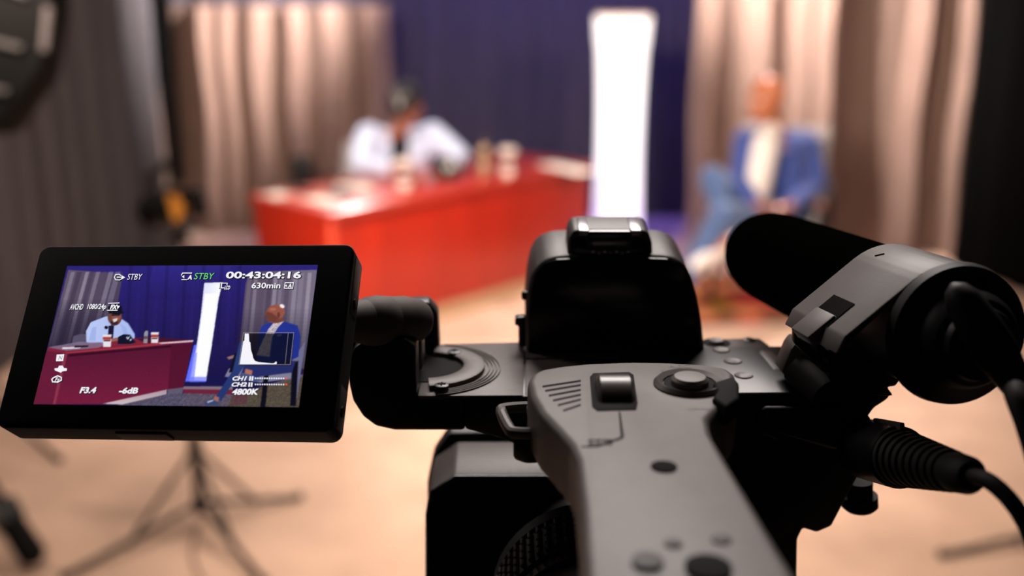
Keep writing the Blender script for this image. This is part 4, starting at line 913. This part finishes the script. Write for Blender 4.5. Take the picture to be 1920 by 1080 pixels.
paint(ell(1392, 405, 46, 46), (134, 76, 64)); paint(ell(1400, 392, 44, 36), (150, 84, 70)); paint([(1352, 390), (1345, 408), (1350, 424), (1364, 440), (1400, 448), (1420, 430), (1380, 400)], (110, 60, 52)); paint([(1343, 404), (1350, 398), (1352, 412)], (120, 70, 60)); paint(ell(1412, 408, 8, 14), (104, 56, 50)); paint(ell(1430, 364, 13, 9, rot=.6), (250, 236, 236)); paint(ell(1384, 380, 16, 7), (186, 120, 104), alpha=.6)
paint([(1400, 430), (1430, 425), (1440, 440), (1405, 450)], (120, 66, 58)); paint([(1402, 508), (1430, 504), (1424, 516), (1404, 516)], (120, 126, 180))
# histogram window and its curve
hist = [(1238, 502), (1492, 502), (1474, 663), (1214, 663)]
paint(hist, (8, 8, 16), alpha=.72)
img = img.reshape(NY, 2, NX, 2, 3).mean(axis=(1, 3)); img = sum(np.roll(img, (a_, b_), (0, 1)) * k_ for a_, b_, k_ in ((0, 0, .4), (1, 0, .15), (-1, 0, .15), (0, 1, .15), (0, -1, .15))); img += rng.normal(size=img.shape) * 2.2; img = np.clip(img, 0, 255) / 255
limg = np.where(img <= .04045, img / 12.92, ((img + .055) / 1.055) ** 2.4)
vx, vy = np.meshgrid(np.linspace(-SW / 2, SW / 2, NX + 1), np.linspace(-SH / 2, SH / 2, NY + 1))
Rn = np.array(LR); co = (Rn @ np.stack([vx.ravel(), vy.ravel(), np.full(vx.size, .0003)])).T + np.array(LT)
idx = np.arange((NX + 1) * (NY + 1)).reshape(NY + 1, NX + 1)
quads = np.stack([idx[:-1, :-1], idx[:-1, 1:], idx[1:, 1:], idx[1:, :-1]], -1).reshape(-1, 4)
me = bpy.data.meshes.new('screen_picture'); me.vertices.add(len(co)); me.vertices.foreach_set('co', co.ravel())
me.loops.add(quads.size); me.loops.foreach_set('vertex_index', quads.ravel().astype(np.int32)); me.polygons.add(len(quads)); me.polygons.foreach_set('loop_start', np.arange(0, quads.size, 4, dtype=np.int32)); me.update(calc_edges=True)
pad = np.pad(limg, ((0, 1), (0, 1), (0, 0)), mode='edge'); p2 = np.pad(limg, ((1, 0), (1, 0), (0, 0)), mode='edge'); vc = (pad + p2) / 2
att = me.color_attributes.new('picture', 'FLOAT_COLOR', 'POINT'); att.data.foreach_set('color', np.concatenate([vc.reshape(-1, 3), np.ones((vc.shape[0] * vc.shape[1], 1))], 1).ravel())
def glow(name, rgb=None, s=1.0):
    m = bpy.data.materials.new(name); m.use_nodes = True; nt = m.node_tree; b = nt.nodes['Principled BSDF']; b.inputs['Base Color'].default_value = (0, 0, 0, 1); b.inputs['Roughness'].default_value = .3; b.inputs['Specular IOR Level'].default_value = 0
    b.inputs['Emission Strength'].default_value = s
    if rgb: b.inputs['Emission Color'].default_value = (*lin(rgb), 1)
    else:
        a = nt.nodes.new('ShaderNodeAttribute'); a.attribute_name = 'picture'; nt.links.new(a.outputs['Color'], b.inputs['Emission Color'])
    return m
me.materials.append(glow('screen_picture_light'))
so = bpy.data.objects.new('screen_picture', me); COL.objects.link(so); so.parent = pn
OW = glow('overlay_white', (246, 244, 250)); OG = glow('overlay_green', (110, 226, 120)); OB = glow('overlay_shadow', (12, 12, 22)); OR = glow('overlay_orange', (236, 90, 50))
def stext(name, s, x0, y0, x1, y1, mat=OW, bold=.02, shear=.12, desc=False):
    """text set between picture points (zoomed crop coords): left-bottom (x0,y0), right-top (x1,y1)"""
    ax0, ay0 = zl_(x0, y0); bx, by = zl_(x1, y0); cx, cy = zl_(x0, y1)
    W = bx - ax0; sl = (by - ay0); H = cy - ay0
    for k, (m, off, z) in enumerate(((OB, bold + .045, .0005), (mat, bold, .0008))):
        t = text_bm(s, None, 1, offset=off, shear=shear)
        if k == 0:
            t0 = text_bm(s, None, 1, offset=bold, shear=shear); xs = [v.co.x for v in t0.verts]; ys = [v.co.y for v in t0.verts]; t0.free()
            mnx, mxx, mny, mxy = min(xs), max(xs), min(ys), max(ys)
        for v in t.verts:
            u = (v.co.x - mnx) / (mxx - mnx); vv = (v.co.y - mny) / (mxy - mny); v.co = lq(ax0 + u * W, ay0 + u * sl + vv * H, z)
        obj(name + ('_outline' if k == 0 else ''), t, m, pn, smooth=False)
def sline(name, pts, wd, mat=OW, closed=False, z=.0009, outline=True):
    for m, w_, zz, nm in (((OB, wd + 3, z - .0004, name + '_outline'),) if outline else ()) + ((mat, wd, z, name),):
        bm = bmesh.new(); n = len(pts)
        for i in range(n if closed else n - 1):
            a, b = Vector(pts[i]), Vector(pts[(i + 1) % n]); d = (b - a).normalized(); p = Vector((-d.y, d.x)) * w_ / 2; e = d * w_ * .35
            bm.faces.new([bm.verts.new(lq(*zl_(*q), zz)) for q in (a - e + p, b + e + p, b + e - p, a - e - p)])
        obj(nm, bm, m, pn, smooth=False)
def sfill(name, pts, mat=OW, z=.0008):
    bm = bmesh.new(); bm.faces.new([bm.verts.new(lq(*zl_(*q), z)) for q in pts]); obj(name, bm, mat, pn, smooth=False)
stext('standby_text', 'STBY', 648, 234, 722, 204, bold=.0); stext('standby_text', 'STBY', 986, 232, 1086, 200, OG, 0)
stext('timecode_text', '00:43:04:16', 1146, 228, 1526, 192, shear=0, bold=.03); stext('remaining_text', '630min', 1276, 278, 1422, 248, bold=.02, shear=0)
stext('format_text', 'AVCHD', 358, 386, 424, 356, bold=.02); stext('format_text', '1080/24p', 444, 390, 540, 356, bold=.02); stext('mode_text', 'FX', 562, 384, 598, 360, bold=.05)
sline('mode_frame', [(556, 354), (610, 352)], 4); sline('mode_frame', [(550, 389), (600, 389)], 4); sfill('mode_arrow', [(598, 364), (614, 366), (600, 384)])
stext('iris_text', 'F3.4', 408, 808, 490, 776, bold=.04); stext('gain_text', '-6dB', 606, 810, 702, 778, bold=.04)
stext('channel_text', 'CH1', 1180, 744, 1252, 722, bold=.04, shear=.2); stext('channel_text', 'CH2', 1176, 774, 1252, 752, bold=.04, shear=.2); stext('white_balance_text', '4800K', 1178, 816, 1310, 784, bold=.04)
sline('output_icon', [(620, 214), (610, 207), (592, 209), (586, 222), (592, 235), (612, 236), (622, 230)], 4.5); sline('output_icon_arrow', [(600, 222), (626, 222)], 5); sfill('output_icon_arrow', [(622, 212), (640, 222), (622, 232)])
sline('card_icon', [(976, 201), (930, 201), (924, 212)], 4.5); sfill('card_icon', [(926, 218), (938, 210), (938, 228)]); sline('card_icon', [(926, 234), (950, 234)], 4.5); stext('card_letter', 'A', 952, 234, 976, 210, bold=.04)
sline('slot_icon', [(1448, 250), (1490, 250), (1486, 278), (1444, 278)], 4, closed=True); stext('slot_letter', 'A', 1460, 275, 1480, 254, bold=.04); sfill('slot_icon', [(1446, 264), (1456, 257), (1456, 271)])
sline('display_icon', [(1118, 252), (1116, 276)], 4); sline('display_icon', [(1140, 276), (1126, 276), (1128, 252), (1156, 252), (1154, 262)], 4); stext('display_text', 'LCD', 1140, 284, 1168, 264, bold=.03)
sfill('status_icon', [(294, 612), (332, 610), (326, 645), (290, 646)]); stext('status_mark', 'N', 302, 638, 320, 618, OB, 0)
sfill('status_icon', [(282, 682), (300, 680), (306, 668), (324, 668), (330, 680), (346, 682), (344, 694), (324, 696), (314, 704), (300, 698), (284, 692)])
sline('status_icon', [(278, 730), (300, 720), (318, 728), (318, 742), (300, 752), (274, 750), (270, 738)], 6, closed=True); stext('status_mark', 'Fz', 284, 748, 308, 728, OW, .02)
for y in (732, 763):
    for k in range(2): sfill('meter_bar', [(1268 + 12 * k - (y > 750) * 4, y - 10), (1276 + 12 * k - (y > 750) * 4, y - 10), (1273 + 12 * k - (y > 750) * 4, y + 12), (1265 + 12 * k - (y > 750) * 4, y + 12)])
    for k in range(13): sfill('meter_dot', ell(1298 + 11.8 * k, y + (k * .05), 4.2, 4.2, 8), OW)
    sfill('meter_dot_peak', ell(1454, y, 6, 5, 10), OR)
sline('histogram_frame', hist, 2.2, glow('overlay_grey', (150, 140, 150)), closed=True, outline=False); sline('histogram_line', [(1464, 504), (1448, 662)], 1.6, MATS.get('x') or bpy.data.materials['overlay_grey'], outline=False)
sfill('histogram_curve', [(1218, 661), (1236, 545), (1242, 542), (1244, 506), (1264, 506), (1266, 546), (1272, 552), (1275, 590), (1282, 610), (1286, 630), (1296, 645), (1312, 650), (1340, 653), (1380, 657), (1392, 656), (1400, 648), (1406, 650), (1404, 661)])

# ------------------------------------------------------------------ tripod under the camcorder (below the frame)
tc_ = Vector((.045, .24, 0))
tp = thing('camera_tripod', 'black tripod carrying the camcorder', 'tripod', tc_)
obj('tripod_head', box((.045, .24, CAMZ - .302), (.07, .10, .045), bev=.006), PK, tp)
obj('centre_column', cyl((.045, .24, .75), (.045, .24, CAMZ - .325), .022), DM, tp)
obj('leg_crown', lathe((.045, .24, 1.28), (0, 0, 1), [(0, .04), (.01, .055), (.05, .055), (.06, .04)], 24), PK, tp)
for k in range(3):
    a = math.radians(90 + 120 * k + 30); f = Vector((.045 + .38 * math.cos(a), .24 + .38 * math.sin(a), .015)); t0 = Vector((.045 + .04 * math.cos(a), .24 + .04 * math.sin(a), 1.30))
    l = obj('leg', cyl(t0, f, .016, .011), DM, tp); obj('rubber_foot', cyl(f + Vector((0, 0, .02)), f + Vector((0, 0, -.015)), .016, .02), RB, l)
